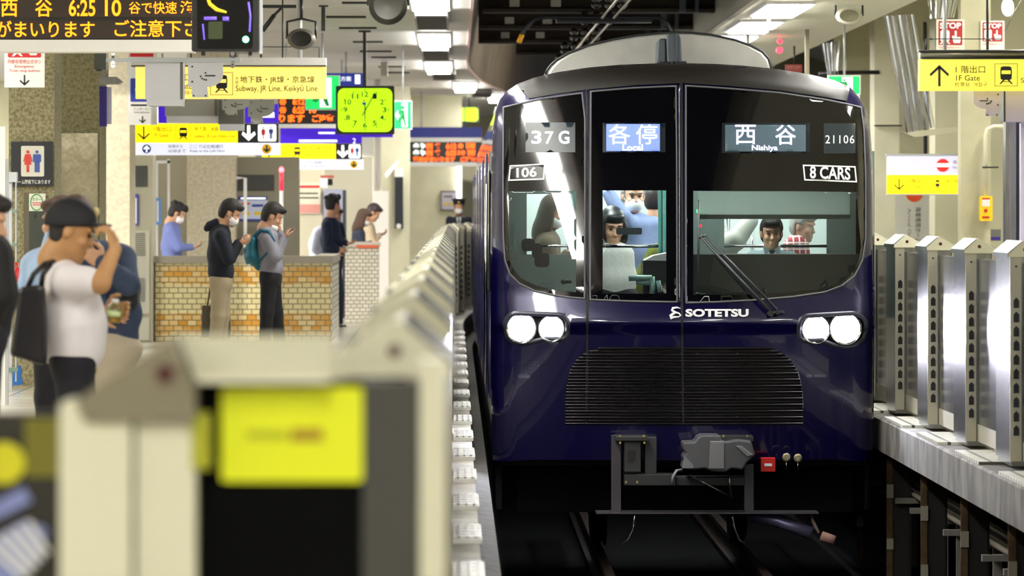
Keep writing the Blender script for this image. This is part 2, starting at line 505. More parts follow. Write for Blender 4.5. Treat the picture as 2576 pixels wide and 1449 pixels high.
# ---------------------------------------------------------------- dark girders and wires above the track
girder = mat('dark girder', '332b22', 0.8, noise=0.4, nscale=4)
for k, Y in enumerate((45.5, 49.5, 54, 58.5, 63, 68)):
    b = bend(Y)
    t = thing('overhead_girder', 'dark transverse girder above the track, %s down from the top edge' % ord_[k].replace('nearest', 'first'), 'girder', (1.5 + b, Y, 3.7), 'dark girders across the track opening')
    a_ = .31 + max(0, Y - 59) * .13
    obj('flange', G().box(a_ + b, 2.84 + b, Y - .15, Y + .15, 3.66, 3.70), girder, t)
    obj('web', G().box(a_ + b, 2.84 + b, Y - .03, Y + .03, 3.70, 4.4), girder, t)
    for x in ((.60, 1.05) if Y < 62 else (1.6,)): obj('bolt_plate', G().box(x + b, x + .11 + b, Y - .16, Y - .15, 3.72, 3.80), mat('pale bolt plate', 'a8a59c', 0.6), t)
    obj('hanger', G().box(2.45 + b, 2.52 + b, Y - .2, Y - .15, 3.66, 4.4).box(2.62 + b, 2.66 + b, Y - .2, Y - .15, 3.66, 4.4), mat('blue grey hanger', '3d444c', 0.6), t)
    for x in (1.42, 1.55, 1.68):
        g = G().lathe((x + b, Y - .18, 3.52), [(0.015, 0), (.05, .02), (.05, .05), (.02, .06), (.05, .09), (.05, .12), (.015, .15)], n=10)
        obj('insulator', g, mat('dark porcelain', '2b2622', 0.25), t)
wire = mat('bright wire', 'cfc8b8', 0.3, 0.9)
for k, x in enumerate((1.5, 1.62)):
    single('contact_wire', G().tube([(x - .0, 34, 3.42), (x, 60, 3.5), (x + bend(80), 80, 3.5)], 0.012, 8), wire, '%s bright overhead contact wire running back above the train roof' % ('left', 'right')[k], 'wire', 'overhead contact wires')
Y = 46
cp = [W(1305, 108, Y), W(1318, 75, Y), W(1345, 48, Y), W(1375, 43, Y), W(1480, 44, Y), W(1600, 44, Y), W(1655, 44, Y), W(1680, 60, Y), W(1692, 95, Y)]
t = thing('jumper_cable', 'black jumper cable arching above the train roof with a yellow tip on its left end', 'cable', cp[4])
obj('cable', G().tube(cp, 0.022, 10), mat('black cable', '0b0d16', 0.5), t)
obj('tip', G().tube([cp[0], cp[0] * .35 + cp[1] * .65], 0.027, 10), mat('yellow tip', 'd79a12', 0.5), t)
single('bus_bar', G().pbox(1400, 42, 1640, 56, 46.2, .3), black, 'black insulating bar clamped to the wires below the girders', 'bar')
# ---------------------------------------------------------------- the train
TX = 1.673                        # centre line of the track
TF = 32.95                        # nose of the train
def pxl(px, py, Y=33.24):         # frame -> (x from the track centre, z)
    return ((px - VX) * Y / FPX - TX, EYE - (py - VY) * Y / FPX)

SIL_PX = [(1245, 1282), (1240, 1160), (1236, 1040), (1234, 900), (1234, 700), (1235, 500), (1237, 400), (1241, 320), (1247, 280), (1258, 248), (1275, 228), (1300, 211), (1345, 194), (1400, 181), (1480, 169), (1560, 162), (1640, 159), (1720, 158), (1800, 160), (1880, 165), (1960, 173), (2040, 186), (2100, 200), (2140, 217), (2165, 240), (2183, 275), (2192, 320), (2197, 400), (2199, 500), (2199, 700), (2198, 900), (2197, 1040), (2194, 1160), (2188, 1282)]
SIL = np.array([pxl(*p) for p in SIL_PX])

def dist_sil(x, z):
    p = np.stack([np.asarray(x, float), np.asarray(z, float)], -1)
    best = np.full(p.shape[:-1], 1e9)
    for a, b in zip(SIL[:-1], SIL[1:]):
        d = b - a
        t = np.clip(((p - a) @ d) / (d @ d), 0, 1)
        q = a + t[..., None] * d
        best = np.minimum(best, np.hypot(*np.moveaxis(p - q, -1, 0)))
    return best

RC = 0.15
def fy(x, z):
    """depth of the curved nose at (x, z)"""
    x = np.asarray(x, float); z = np.asarray(z, float)
    y = TF + 0.085 * (np.abs(x) / 1.4) ** 2.1
    y = y + 0.105 * np.maximum(0, z - 0.75) + 0.008 * np.maximum(0, z - 0.75) ** 2
    up = np.clip((z - 0.665) / 0.25, 0, 1)
    y = y - 0.035 * (1 - up) * (z > 0.665)
    y = y + np.where(z <= 0.665, -0.035 + 0.035 * np.clip((0.665 - z) / .04, 0, 1) + 0.04 * np.clip((0.6 - z) / 0.9, 0, 2), 0)
    d = dist_sil(x, z)
    k = np.clip(RC - d, 0, RC)
    return y + RC - np.sqrt(np.maximum(RC * RC - k * k, 0))

def fpx(px, py):
    """frame pixel -> (x, z) on the nose surface"""
    Y = 33.0
    for _ in range(4):
        x, z = pxl(px, py, Y)
        Y = float(fy(x, z))
    return x, z

def inside(P, poly):
    x, y = P[:, 0], P[:, 1]
    r = np.zeros(len(P), bool)
    n = len(poly)
    for i in range(n):
        x0, y0 = poly[i]; x1, y1 = poly[(i + 1) % n]
        c = ((y0 > y) != (y1 > y)) & (x < (x1 - x0) * (y - y0) / ((y1 - y0) or 1e-12) + x0)
        r ^= c
    return r

def dens(poly, step):
    out = []
    for i in range(len(poly)):
        a = np.array(poly[i]); b = np.array(poly[(i + 1) % len(poly)])
        k = max(1, int(np.ceil(np.hypot(*(b - a)) / step)))
        out += [tuple(a + (b - a) * j / k) for j in range(k)]
    return out

def patch(name, outer, holes, m, parent, off=0.0, th=0.0, step=0.04, smooth=True):
    """a piece of the nose skin with the given (x, z) outline, lifted by off, optionally th thick"""
    loops = [dens(outer, step)] + [dens(h, step) for h in holes]
    pts = []; edges = []
    for L in loops:
        n0 = len(pts)
        pts += L
        edges += [(n0 + i, n0 + (i + 1) % len(L)) for i in range(len(L))]
    bnd = np.array(pts)
    lo = bnd.min(0); hi = bnd.max(0)
    gx, gz = np.meshgrid(np.arange(lo[0] + step / 2, hi[0], step), np.arange(lo[1] + step / 2, hi[1], step))
    gp = np.stack([gx.ravel(), gz.ravel()], -1)
    ok = inside(gp, outer)
    for h in holes: ok &= ~inside(gp, h)
    gp = gp[ok]
    if len(gp):
        dd = np.min(np.hypot(gp[:, None, 0] - bnd[None, :, 0], gp[:, None, 1] - bnd[None, :, 1]), 1)
        gp = gp[dd > step * 0.45]
    allp = [Vector(p) for p in pts] + [Vector(p) for p in gp]
    v2, e2, f2, _, _, _ = delaunay_2d_cdt(allp, edges, [], 0, 1e-6)
    V = np.array([(p.x, p.y) for p in v2])
    cen = np.array([V[list(f)].mean(0) for f in f2])
    ok = inside(cen, outer)
    for h in holes: ok &= ~inside(cen, h)
    F = [tuple(f) for f, k in zip(f2, ok) if k]
    Y = fy(V[:, 0], V[:, 1]) - off
    vv = [(TX + a, y, b) for (a, b), y in zip(V, Y)]
    g = G()
    if th:
        n = len(vv)
        cnt = {}
        for f in F:
            for i in range(3):
                e = (f[i], f[(i + 1) % 3]); cnt[e] = 1
        side = [(a, b) for (a, b) in cnt if (b, a) not in cnt]
        g.add(vv + [(x, y + th, z) for x, y, z in vv], F + [tuple(i + n for i in f[::-1]) for f in F], smooth)
        g.add(vv + [(x, y + th, z) for x, y, z in vv], [(a, a + n, b + n, b) for a, b in side])
    else:
        g.add(vv, F, smooth)
    return obj(name, g, m, parent)

def P(*pts): return [fpx(*p) for p in pts]
def arc(cx, cy, rx, ry, a0, a1, n=8):
    return [(cx + rx * math.cos(math.radians(a0 + (a1 - a0) * k / n)), cy + ry * math.sin(math.radians(a0 + (a1 - a0) * k / n))) for k in range(n + 1)]
def shrink(poly, d):
    """inset a clockwise-or-not simple outline by d"""
    p = np.array(poly); n = len(p)
    ar = sum(p[i][0] * p[(i + 1) % n][1] - p[(i + 1) % n][0] * p[i][1] for i in range(n))
    s = 1 if ar > 0 else -1
    out = []
    for i in range(n):
        e1 = p[i] - p[i - 1]; e2 = p[(i + 1) % n] - p[i]
        e1 = e1 / (np.hypot(*e1) + 1e-12); e2 = e2 / (np.hypot(*e2) + 1e-12)
        n1 = np.array([-e1[1], e1[0]]) * s; n2 = np.array([-e2[1], e2[0]]) * s
        b = n1 + n2
        b = b / max(0.35, b @ b) * 2 * d / 1.0
        out.append(tuple(p[i] + b * (1.0 if True else 0)))
    return out

navy = mat('navy metallic paint', '09053a', 0.2, 0.3, coat=1.0)
gloss = mat('black gloss mask', '050509', 0.06, 0.0, coat=1.0)
framegrey = mat('grey window seal', '5d5d62', 0.6)
seam = mat('dark seam', '030306', 0.6)
eave = mat('dark grey roof paint', '16120f', 0.42)
winglass = glass('tinted windscreen', (0.88, 0.93, 0.92), 0.02)

train = thing('commuter_train', 'dark navy commuter train with lit headlights entering between the platforms', 'train', (TX, 33.0, -1.1))

# outlines on the nose
MASK_L = P((1264, 268), (1365, 246), (1466, 231), (1474, 300), (1474, 500), (1473, 753), (1440, 751), (1395, 745), (1345, 734), (1305, 715), (1280, 690), (1268, 655), (1264, 600), (1263, 440))
MASK_C = P((1484, 228), (1590, 219), (1703, 214), (1705, 400), (1706, 762), (1590, 760), (1482, 756), (1483, 500))
MASK_R = P((1723, 213), (1830, 220), (1960, 231), (2080, 249), (2168, 268), (2176, 330), (2180, 450), (2180, 600), (2172, 655), (2152, 695), (2120, 720), (2075, 737), (2000, 748), (1900, 757), (1800, 762), (1724, 764), (1723, 500))
WIN_L = P((1280, 481), (1365, 480), (1450, 480), (1450, 600), (1449, 735), (1400, 731), (1350, 719), (1310, 700), (1290, 674), (1281, 640), (1280, 560))
WIN_C = P((1516, 479), (1600, 479), (1676, 479), (1676, 600), (1676, 739), (1600, 739), (1516, 738), (1516, 600))
WIN_R = P((1744, 480), (1850, 481), (2000, 481), (2155, 483), (2160, 560), (2166, 620), (2160, 655), (2140, 690), (2110, 712), (2060, 728), (1980, 736), (1880, 741), (1744, 742), (1744, 600))
LAMP_L = P(*(arc(1300, 818, 36, 36, 180, 270, 6) + arc(1405, 818, 30, 32, 270, 360, 6) + arc(1410, 836, 24, 24, 0, 90, 5) + [(1375, 858)] + arc(1318, 836, 50, 34, 60, 180, 8)))
LAMP_R = P(*(arc(2034, 820, 30, 32, 180, 270, 6) + arc(2145, 818, 40, 36, 270, 360, 6) + arc(2122, 838, 60, 40, 0, 120, 8) + [(2066, 862)] + arc(2028, 840, 24, 24, 90, 180, 5)))
GRILL = P((1422, 1068), (1421, 1000), (1425, 965), (1434, 930), (1450, 903), (1475, 884), (1510, 874), (1717, 873), (1935, 874), (1965, 886), (1990, 906), (2008, 935), (2017, 970), (2021, 1010), (2021, 1068), (1717, 1070))
BODY = [tuple(p) for p in SIL[1:-1]] + P((2100, 1156), (1717, 1158), (1340, 1156))

patch('front_panel', BODY, [MASK_L, MASK_C, MASK_R, LAMP_L, LAMP_R, GRILL], navy, train, step=0.035)
for nm, mk, wn in (('window_mask', MASK_L, WIN_L), ('window_mask', MASK_C, WIN_C), ('window_mask', MASK_R, WIN_R)):
    o = patch(nm, mk, [wn], gloss, train)
    patch('window_seal', mk, [shrink(mk, 0.013)], framegrey, o, off=0.006, th=0.005, step=0.05)
    patch('window_glass', wn, [], winglass, o, off=-0.003, step=0.05)
# dark roof edge above the windows
EAVE = [tuple(p) for p in SIL[11:24]] + P((2130, 254), (2080, 245), (1960, 227), (1830, 216), (1717, 209), (1600, 214), (1480, 225), (1400, 236), (1330, 248))
patch('roof_edge', EAVE, [], eave, train, off=0.012, step=0.025)
# the seams of the emergency door run from the roof edge to the skirt
for pts in (((1474, 222), (1479, 222), (1481, 756), (1477, 1068), (1473, 1068), (1474, 756)), ((1710, 205), (1717, 205), (1718, 764), (1721, 1068), (1716, 1068), (1712, 764))):
    patch('door_seam', P(*pts), [], seam, train, off=0.009, step=0.05)
patch('door_handrail', P((1707, 215), (1710, 215), (1711, 762), (1708, 762)), [], mat('polished rail', '7d7f90', 0.15, 0.9), train, off=0.02, th=0.015, step=0.05)

# grill : recessed back plate and its slats
patch('grill_back', GRILL, [], mat('grill black', '08080b', 0.4), train, off=-0.05, step=0.05)
slm = mat('grill slat', '4b474e', 0.16, 0.95)
gl_n = np.array(GRILL)
g = G()
zt, zb = gl_n[:, 1].max(), gl_n[:, 1].min()
N = 25
for i in range(N):
    z = zb + 0.012 + (zt - zb - 0.02) * i / (N - 1)
    xs = np.linspace(-1.1, 1.1, 441)
    ins = inside(np.stack([xs, np.full_like(xs, z)], -1), GRILL)
    if not ins.any(): continue
    x = np.linspace(xs[ins].min(), xs[ins].max(), 33)
    y = fy(x, np.full_like(x, z))
    hh = 0.0085 if i % 2 == 0 else 0.005
    prof = [(-hh, 0.04)] + [(-hh * math.cos(math.pi * q_ / 8), -hh * 1.2 * math.sin(math.pi * q_ / 8)) for q_ in range(9)] + [(hh, .04)]
    v = [(TX + a, b + q, z + p) for a, b in zip(x, y) for p, q in prof]
    n = len(prof)
    g.add(v, [(j * n + k, j * n + k + 1, (j + 1) * n + k + 1, (j + 1) * n + k) for j in range(32) for k in range(n - 1)], True)
obj('grill', g, slm, train)
for px, py in ((1570, 891), (1645, 891), (1713, 891), (1752, 891), (1855, 890), (1575, 985), (1645, 985), (1712, 971), (1752, 1002), (1855, 1002), (1570, 1034), (1712, 1034), (1752, 1050), (1855, 1048), (1712, 987)):
    x, z = fpx(px, py); obj('grill_bolt', G().disc((TX + x, float(fy(x, z)) - .008, z), 0.008, th=.01, n=8), chrome, train)

# headlights
house = mat('headlight housing', '20222c', 0.35, 0.4)
bulb = mat('headlight beam', 'f4f3ff', 0.3, emit=60.0)
for side, L, lamps in (('left', LAMP_L, ((1312, 825, 33), (1387, 826, 29))), ('right', LAMP_R, ((2053, 828, 31), (2127, 826, 35)))):
    h = patch('headlight', L, [], house, train, off=-0.09, step=0.04)
    h['label'] = 'lit %s headlight cluster' % side
    patch('headlight_rim', L, [shrink(L, 0.035)], mat('headlight rim', '3a3c48', 0.3, 0.3), h, off=0.002, th=0.09, step=0.04)
    for px, py, r in lamps:
        x, z = fpx(px, py); y = float(fy(x, z))
        R = r * 33.1 / FPX
        obj('reflector', G().lathe((TX + x, y + .075, z), [(R * 1.18, 0.07), (R * 1.10, 0.07), (R * .98, 0.02), (R * .5, -0.01), (0.001, -0.015)], (0, -1, 0), caps=False), chrome, h)
        obj('lamp', G().lathe((TX + x, y + .045, z), [(R * .92, 0.0), (R * .8, 0.02), (R * .45, 0.034), (0.001, 0.038)], (0, -1, 0)), bulb, h)
    x, z = fpx(*[sum(l[i] for l in lamps) / 2 for i in (0, 1)])
    sp = bpy.data.lights.new('headlight_beam', 'SPOT')
    sp.energy = 350; sp.spot_size = math.radians(70); sp.spot_blend = 0.9; sp.color = (0.86, 0.86, 1.0); sp.shadow_soft_size = 0.06
    so = bpy.data.objects.new('headlight_beam', sp); COL.objects.link(so)
    so.location = (TX + x, float(fy(x, z)) - 0.05, z)
    so.rotation_euler = Vector((0, -1, -0.06)).to_track_quat('-Z', 'Y').to_euler()

# lettering and displays, wrapped on the nose
def wrap(body, x0, y0, x1, y1, m, parent, off, bold=0.0, space=1.0, skew=0.0, slope=0.0, name='lettering'):
    v, f = text_raw(body, bold, space)
    ex = v.max(0)
    q = v / ex
    V = np.array([fpx(x0 + a * (x1 - x0) + skew * (b - .5) * (y1 - y0), y1 - b * (y1 - y0) + slope * (a - .5) * (x1 - x0)) for a, b in q]) if len(q) < 900 else None
    if V is None:
        c = np.array([fpx(x0, y1), fpx(x1, y1), fpx(x0, y0), fpx(x1, y0)])
        V = np.array([(c[0] * (1 - a) + c[1] * a) * (1 - b) + (c[2] * (1 - a) + c[3] * a) * b for a, b in q])
    Y = fy(V[:, 0], V[:, 1]) - off
    return obj(name, G().add([(TX + a, y, b) for (a, b), y in zip(V, Y)], f), m, parent)
def quad(x0, y0, x1, y1): return P((x0, y0), (x1, y0), (x1, y1), (x0, y1))
lcd = mat('display window', '101a24', 0.25)
ledw = mat('white led', 'e2dcff', 0.5, emit=3.0)
ledb = mat('blue lit display', '6a80f2', 0.4, emit=0.7)
decal = mat('white decal', 'e9e9ec', 0.4)
d = patch('display', quad(1322, 308, 1447, 383), [], mat('grey display glass', '1e2a30', .2), train, off=0.003)
d['label'] = 'train number display'
wrap('3', 1337, 329, 1362, 362, ledw, d, .008, bold=0.02); wrap('7', 1371, 331, 1392, 362, ledw, d, .008, bold=.01); wrap('G', 1405, 329, 1432, 362, ledw, d, .008, bold=.02)
d = patch('display', quad(1516, 309, 1674, 383), [], lcd, train, off=0.003); d['label'] = 'lit service type display'
patch('lit_panel', quad(1525, 312, 1660, 380), [], ledb, d, off=.006)
wrap('各', 1531, 313, 1585, 363, ledw, d, .01); wrap('停', 1600, 313, 1653, 363, ledw, d, .01)
wrap('Local', 1566, 363, 1617, 379, ledw, d, .01, bold=.015)
d = patch('display', quad(1816, 309, 2037, 385), [], lcd, train, off=0.003); d['label'] = 'lit destination display'
patch('lit_panel', quad(1824, 314, 2027, 381), [], mat('dim lit panel', '42545e', .4, emit=.25), d, off=.006)
wrap('西', 1849, 314, 1901, 363, ledw, d, .01, bold=.006); wrap('谷', 1950, 314, 2002, 364, ledw, d, .01, bold=.006)
wrap('Nishiya', 1891, 365, 1956, 382, ledw, d, .01, bold=.015)
d = patch('number_panel', quad(2072, 310, 2152, 386), [], mat('grey number glass', '232c30', .25), train, off=0.003)
wrap('21106', 2076, 340, 2149, 361, decal, d, .008, bold=.008, space=1.15)
for (a, b, c, e), s, tb in ((((1282, 416), (1372, 411), (1369, 452), (1278, 455)), '106', (1299, 421, 1350, 446)), (((2019, 414), (2152, 418), (2156, 459), (2023, 454)), '8 CARS', (2037, 419, 2139, 451))):
    o = P(a, b, c, e)
    pl = patch('plate', o, [], mat('plate black', '0a0a0c', .2), train, off=.004); pl['label'] = 'white framed plate reading ' + s
    patch('border', o, [shrink(o, .0105)], decal, pl, off=.008, step=.05)
    wrap(s, *tb, decal, pl, .008, bold=.025, slope=-.05 if s == '106' else .04)
# company mark and name under the windscreen
g = G()
lp = []
def ring(pts, w):
    pts = [Vector((p[0], p[1], 0)) for p in pts]
    L = []; R = []
    for i, p in enumerate(pts):
        dd = (pts[min(i + 1, len(pts) - 1)] - pts[max(i - 1, 0)]).normalized()
        nn = Vector((-dd.y, dd.x, 0)); ww = w[i] / 2
        L.append((p + nn * ww)[:2]); R.append((p - nn * ww)[:2])
    A = [fpx(*q) for q in L]; B = [fpx(*q) for q in R]
    n = len(A); AB = np.array(A + B)
    Y = fy(AB[:, 0], AB[:, 1]) - .009
    g.add([(TX + a, y, b) for (a, b), y in zip(AB, Y)], [(i, i + 1, n + i + 1, n + i) for i in range(n - 1)])
pathS = [(1712, 776), (1703, 773), (1692, 775), (1690, 780), (1698, 785), (1708, 788), (1712, 793), (1707, 797), (1696, 797), (1688, 800), (1687, 794), (1693, 789), (1702, 786)]
ring(pathS, [1, 4, 6, 6, 5, 4, 4, 3, 5, 7, 8, 6, 1.5])
obj('emblem', g, decal, train)
wrap('SOTETSU', 1724, 777, 1883, 797, decal, train, .009, bold=.045)['label'] = 'white company lettering'

# wiper
wm = mat('wiper grey', '57585e', 0.35, 0.7)
def onp(px, py, off): 
    x, z = fpx(px, py); return Vector((TX + x, float(fy(x, z)) - off, z))
g = G().tube([onp(1757, 503, .05), onp(1756, 597, .055), onp(1755, 696, .05)], .008, 8)
wp = obj('wiper', g, wm, train); wp['label'] = 'windscreen wiper'
obj('wiper_arm', G().tube([onp(1760, 594, .06), onp(1850, 692, .075), onp(1935, 782, .07)], [.008, .011, .016], 8).tube([onp(1772, 592, .06), onp(1862, 684, .075), onp(1952, 778, .07)], [.006, .008, .012], 8).tube([onp(1757, 597, .06), onp(1775, 591, .06)], .009, 8), wm, wp)
obj('wiper_pivot', G().tube([onp(1937, 788, .0), onp(1937, 788, .085)], .022, 12).tube([onp(1955, 785, .0), onp(1955, 785, .085)], .017, 12).tube([onp(1937, 788, .05), onp(1972, 784, .04)], .012, 8), darksteel, wp)
g = G()
for px, py in ((1440, 710), (1780, 744)):
    g.tube([onp(px, py, -.25), onp(px - 14, py, -.25)], .012, 8).ell(onp(px - 20, py, -.25), .02, .02, .02, 10, 6)
obj('cab_handle', g, black, train)

# roof : air conditioner cover, antennas
def ring_at(sc, ztop, Y):
    return
hump = [(1372, 186), (1376, 176), (1385, 164), (1400, 150), (1430, 133), (1480, 114), (1540, 99), (1600, 89), (1660, 83), (1700, 81), (1740, 82), (1790, 87), (1850, 100), (1890, 114), (1920, 130), (1936, 148), (1941, 165), (1943, 190)]
Yh = 34.4
hp = [W(x, y, Yh) for x, y in hump]
g = G(); n = len(hp)
secs = []
for dy, sc in ((0, .965), (.05, 1.0), (3.5, 1.0)):
    secs += [(TX + (p.x - TX) * sc, Yh + dy, 2.3 + (p.z - 2.3) * sc) for p in hp]
g.add(secs, [(i * n + k, i * n + k + 1, (i + 1) * n + k + 1, (i + 1) * n + k) for i in range(2) for k in range(n - 1)], True)
g.add(secs[:n], [tuple(range(n))])
hood = obj('roof_cover', g, mat('dusty silver roof cover', 'a3a29c', 0.42, 0.55, noise=.15, nscale=4), train)
obj('cover_rim', G().tube([Vector((p.x, Yh + .03, p.z)) for p in hp], .009, 6), darksteel, hood)
am = mat('slate grey antenna', '4d545b', 0.35, 0.3)
Ya = 33.6
a = obj('antenna', G().prism([(q.x, q.z) for q in (W(1678, 160, Ya), W(1676, 92, Ya), W(1681, 84, Ya), W(1708, 83, Ya), W(1714, 90, Ya), W(1717, 160, Ya))], Ya, Ya + .28), am, train, bevel=.012)
obj('antenna_fin', G().pbox(1700, 84, 1704, 160, Ya - .012, .02), am, a)
obj('antenna', G().prism([(q.x, q.z) for q in (W(1652, 160, Ya), W(1654, 103, Ya), W(1660, 97, Ya), W(1676, 96, Ya), W(1676, 160, Ya))], Ya + .02, Ya + .3), am, train, bevel=.012)
g = G()
for px in (1663, 1671, 1678, 1690, 1704, 1718, 1724):
    c = W(px, 158, Ya); g.box(c.x - .008, c.x + .008, Ya - .02, Ya, c.z - .008, c.z + .012)
obj('antenna_bolt', g, black, train)

# car bodies behind the nose
side = [tuple(p) for p in SIL]
edge_y = fy(SIL[:, 0], SIL[:, 1])
def body_piece(name, y0, y1, first=False, m=navy):
    ys = [y0] + [y for y in np.arange(math.ceil(y0) + 1, y1 - .5, 2.0)] + [y1]
    g = G(); n = len(side); v = []
    for i, y in enumerate(ys):
        for k, (x, z) in enumerate(side):
            yy = edge_y[k] if (first and i == 0) else y
            v.append((TX + x + bend(y), yy, z))
    f = [(i * n + k, i * n + k + 1, (i + 1) * n + k + 1, (i + 1) * n + k) for i in range(len(ys) - 1) for k in range(n - 1)]
    g.add(v, f, True)
    if not first:
        g.add(v[:n], [tuple(range(n))])
    g.add(v[-n:], [tuple(range(n))])
    return obj(name, g, m, train)
sidewin = mat('dark side window', '0a0c10', 0.08)
rail_m = mat('side rail', '8f8f92', 0.25, 0.9)
def X_side(z, y, s=-1):
    zz = SIL[:, 1]; half = SIL[:len(SIL) // 2] if s < 0 else SIL[len(SIL) // 2:]
    half = half[np.argsort(half[:, 1])]
    return TX + bend(y) + float(np.interp(z, half[:, 1], half[:, 0]))
for c, y0 in enumerate((33.6, 53.9, 74.2, 94.5)):
    b = body_piece('car_body', y0, y0 + 19.8 if c else 53.4, first=(c == 0))
    if c < 3:
        for k in range(4):
            yd = y0 + 2.2 + 4.8 * k
            g = G(); gw = G()
            for s in (-1, 1):
                x = X_side(1.0, yd, s); e = .014 * s
                g.box(min(x, x + e), max(x, x + e), yd, yd + 1.3, 0.02, 1.95)
                gw.box(min(x, x + e * 1.5), max(x, x + e * 1.5), yd + .18, yd + 1.12, 0.85, 1.7)
            dd = obj('passenger_door', g, mat('door steel', '35345f', .2, .8), b)
        for k in range(5):
            yw = y0 + .2 + 4.8 * k
            for s in (-1, 1):
                x = X_side(1.2, yw, s); e = .008 * s
                obj('side_window', G().box(min(x, x + e), max(x, x + e), yw, yw + (1.7 if k == 0 else 1.2), .9, 1.8), sidewin, b)
# jumper and rail strip on the front left edge : grab rail
g = G()
for dz in (0.0,):
    g.tube([(X_side(.2, 34) - .03, 34.05, .2), (X_side(1, 34) - .03, 34.05, 1.0), (X_side(1.7, 34) - .03, 34.05, 1.7)], .012, 8)
obj('grab_rail', g, chrome, train)

# underframe : skirt plates, snow plough, coupler
und = mat('underframe grey', '37373b', 0.55, 0.3)
undd = mat('underframe black', '0c0b12', 0.7)
Yu = 32.78
obj('skirt', G().pbox(1246, 1140, 1262, 1281, 33.6, 12).pbox(2176, 1140, 2188, 1281, 33.6, 12).pbox(1262, 1150, 2176, 1170, 33.4, .1), undd, train)
obj('plough', G().pbox(1538, 1095, 1562, 1291, Yu + .05, .08).pbox(1873, 1170, 1896, 1291, Yu + .05, .08).pbox(1500, 1289, 2060, 1293, Yu + .02, .25), mat('plough steel', '4b4750', .5, .4), train)
obj('underframe_block', G().pbox(1300, 1170, 2150, 1288, 34.7, .3), undd, train)
cb = obj('coupler_bracket', G().pbox(1548, 1098, 1630, 1110, Yu - .05, .3).pbox(1570, 1110, 1612, 1188, Yu - .02, .2).pbox(1622, 1100, 1652, 1196, Yu + .06, .2).pbox(1570, 1193, 1700, 1222, Yu, .2).pbox(1700, 1200, 1874, 1222, Yu + .04, .2), und, train, bevel=.006)
obj('slot', G().rbox(1579, 1130, 1600, 1163, Yu - .026, .01, 10), black, cb)
g = G()
for px, py in ((1560, 1097), (1620, 1097), (1560, 1114), (1621, 1114), (1820, 1097), (1880, 1097), (1575, 1213), (1603, 1213)):
    g.disc(W(px, py, Yu - .06), .009, th=.04, n=6)
obj('brass_bolt', g, mat('brass bolt', 'a8995a', .4, .6), cb)
obj('bolt_bracket', G().pbox(1790, 1098, 1895, 1110, Yu - .05, .3), und, cb)
cp = obj('coupler', G().ppoly([(1718, 1113), (1748, 1112), (1756, 1100), (1766, 1095), (1812, 1095), (1814, 1106), (1822, 1112), (1855, 1106), (1890, 1110), (1900, 1145), (1880, 1162), (1868, 1182), (1840, 1178), (1824, 1188), (1790, 1186), (1772, 1178), (1745, 1182), (1716, 1180), (1720, 1160), (1718, 1150), (1726, 1140), (1718, 1130)], Yu - .18, .35), mat('coupler cast steel', '56565c', .5, .3), train, bevel=.012)
obj('coupler_face', G().ppoly([(1786, 1110), (1822, 1110), (1822, 1180), (1782, 1180)], Yu - .2, .05).ppoly([(1850, 1122), (1866, 1122), (1895, 1145), (1880, 1150)], Yu - .2, .03), mat('coupler face', '7b7b80', .45, .3), cp, bevel=.006)
obj('coupler_hook', G().ppoly([(1722, 1150), (1726, 1150), (1744, 1170), (1744, 1178), (1716, 1178), (1718, 1165)], Yu - .21, .05), mat('coupler face', ''), cp)
obj('release_rod', G().tube([W(1735, 1195, Yu - .05), W(1790, 1225, Yu - .07), W(1838, 1250, Yu - .05)], .006, 8).tube([W(1840, 1252, Yu - .05), W(1832, 1185, Yu - .05)], .008, 8), steel, cp)
obj('air_hose', G().tube([W(1690, 1218, Yu - .06), W(1694, 1198, Yu - .08), W(1702, 1184, Yu - .06), W(1716, 1182, Yu - .03)], .011, 8), mat('hose grey', '9a9aa0', .5), cp)
rb = obj('socket_cover', G().pbox(1914, 1152, 1951, 1187, Yu - .05, .1), mat('red socket cover', 'c01414', .4), train, bevel=.004)
obj('socket_label', G().pbox(1923, 1166, 1942, 1173, Yu - .055, .01), decal, rb)
for px, py in ((1978, 1150), (2007, 1152)):
    c = W(px, py, Yu - .05)
    o = obj('air_cock', G().lathe(c, [(.028, 0), (.031, .012), (.024, .02), (.012, .012), (.001, .018)], (0, -1, 0)), mat('pale brass cap', 'b3ac8c', .3, .7), train)
    obj('chain', G().tube([c + Vector((0, 0, -.03)), c + Vector((0, 0, -.09))], .004, 6), chrome, o)
gb = obj('glint_bar', G().tube([W(1880, 1296, Yu + .2), W(1960, 1312, Yu + .15), W(2042, 1342, Yu + .1)], [.035, .045, .05], 12), mat('bluish glint steel', '8a88b0', .35, .7), train)  # glint below the nose, shaped as a bar, its end and a tube
obj('glint_end', G().tube([W(2066, 1348, Yu + .08), W(2100, 1360, Yu + .06)], .036, 12), mat('pinkish glint end', '9a766c', .7), gb)
obj('glint_tube', G().tube([W(2040, 1290, Yu + .2), W(2044, 1312, Yu + .2), W(2060, 1342, Yu + .15)], [.008, .016, .012], 8), mat('pale glint', 'b3a294', .4, .5), gb)
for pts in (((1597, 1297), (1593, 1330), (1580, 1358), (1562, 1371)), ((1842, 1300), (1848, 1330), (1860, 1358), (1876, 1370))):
    obj('glint_tube', G().tube([W(a, b, Yu + .3) for a, b in pts], .007, 8), mat('bright glint', 'd8d4e0', .25, .9), train)  # bright wheel flange edges, shaped as thin tubes
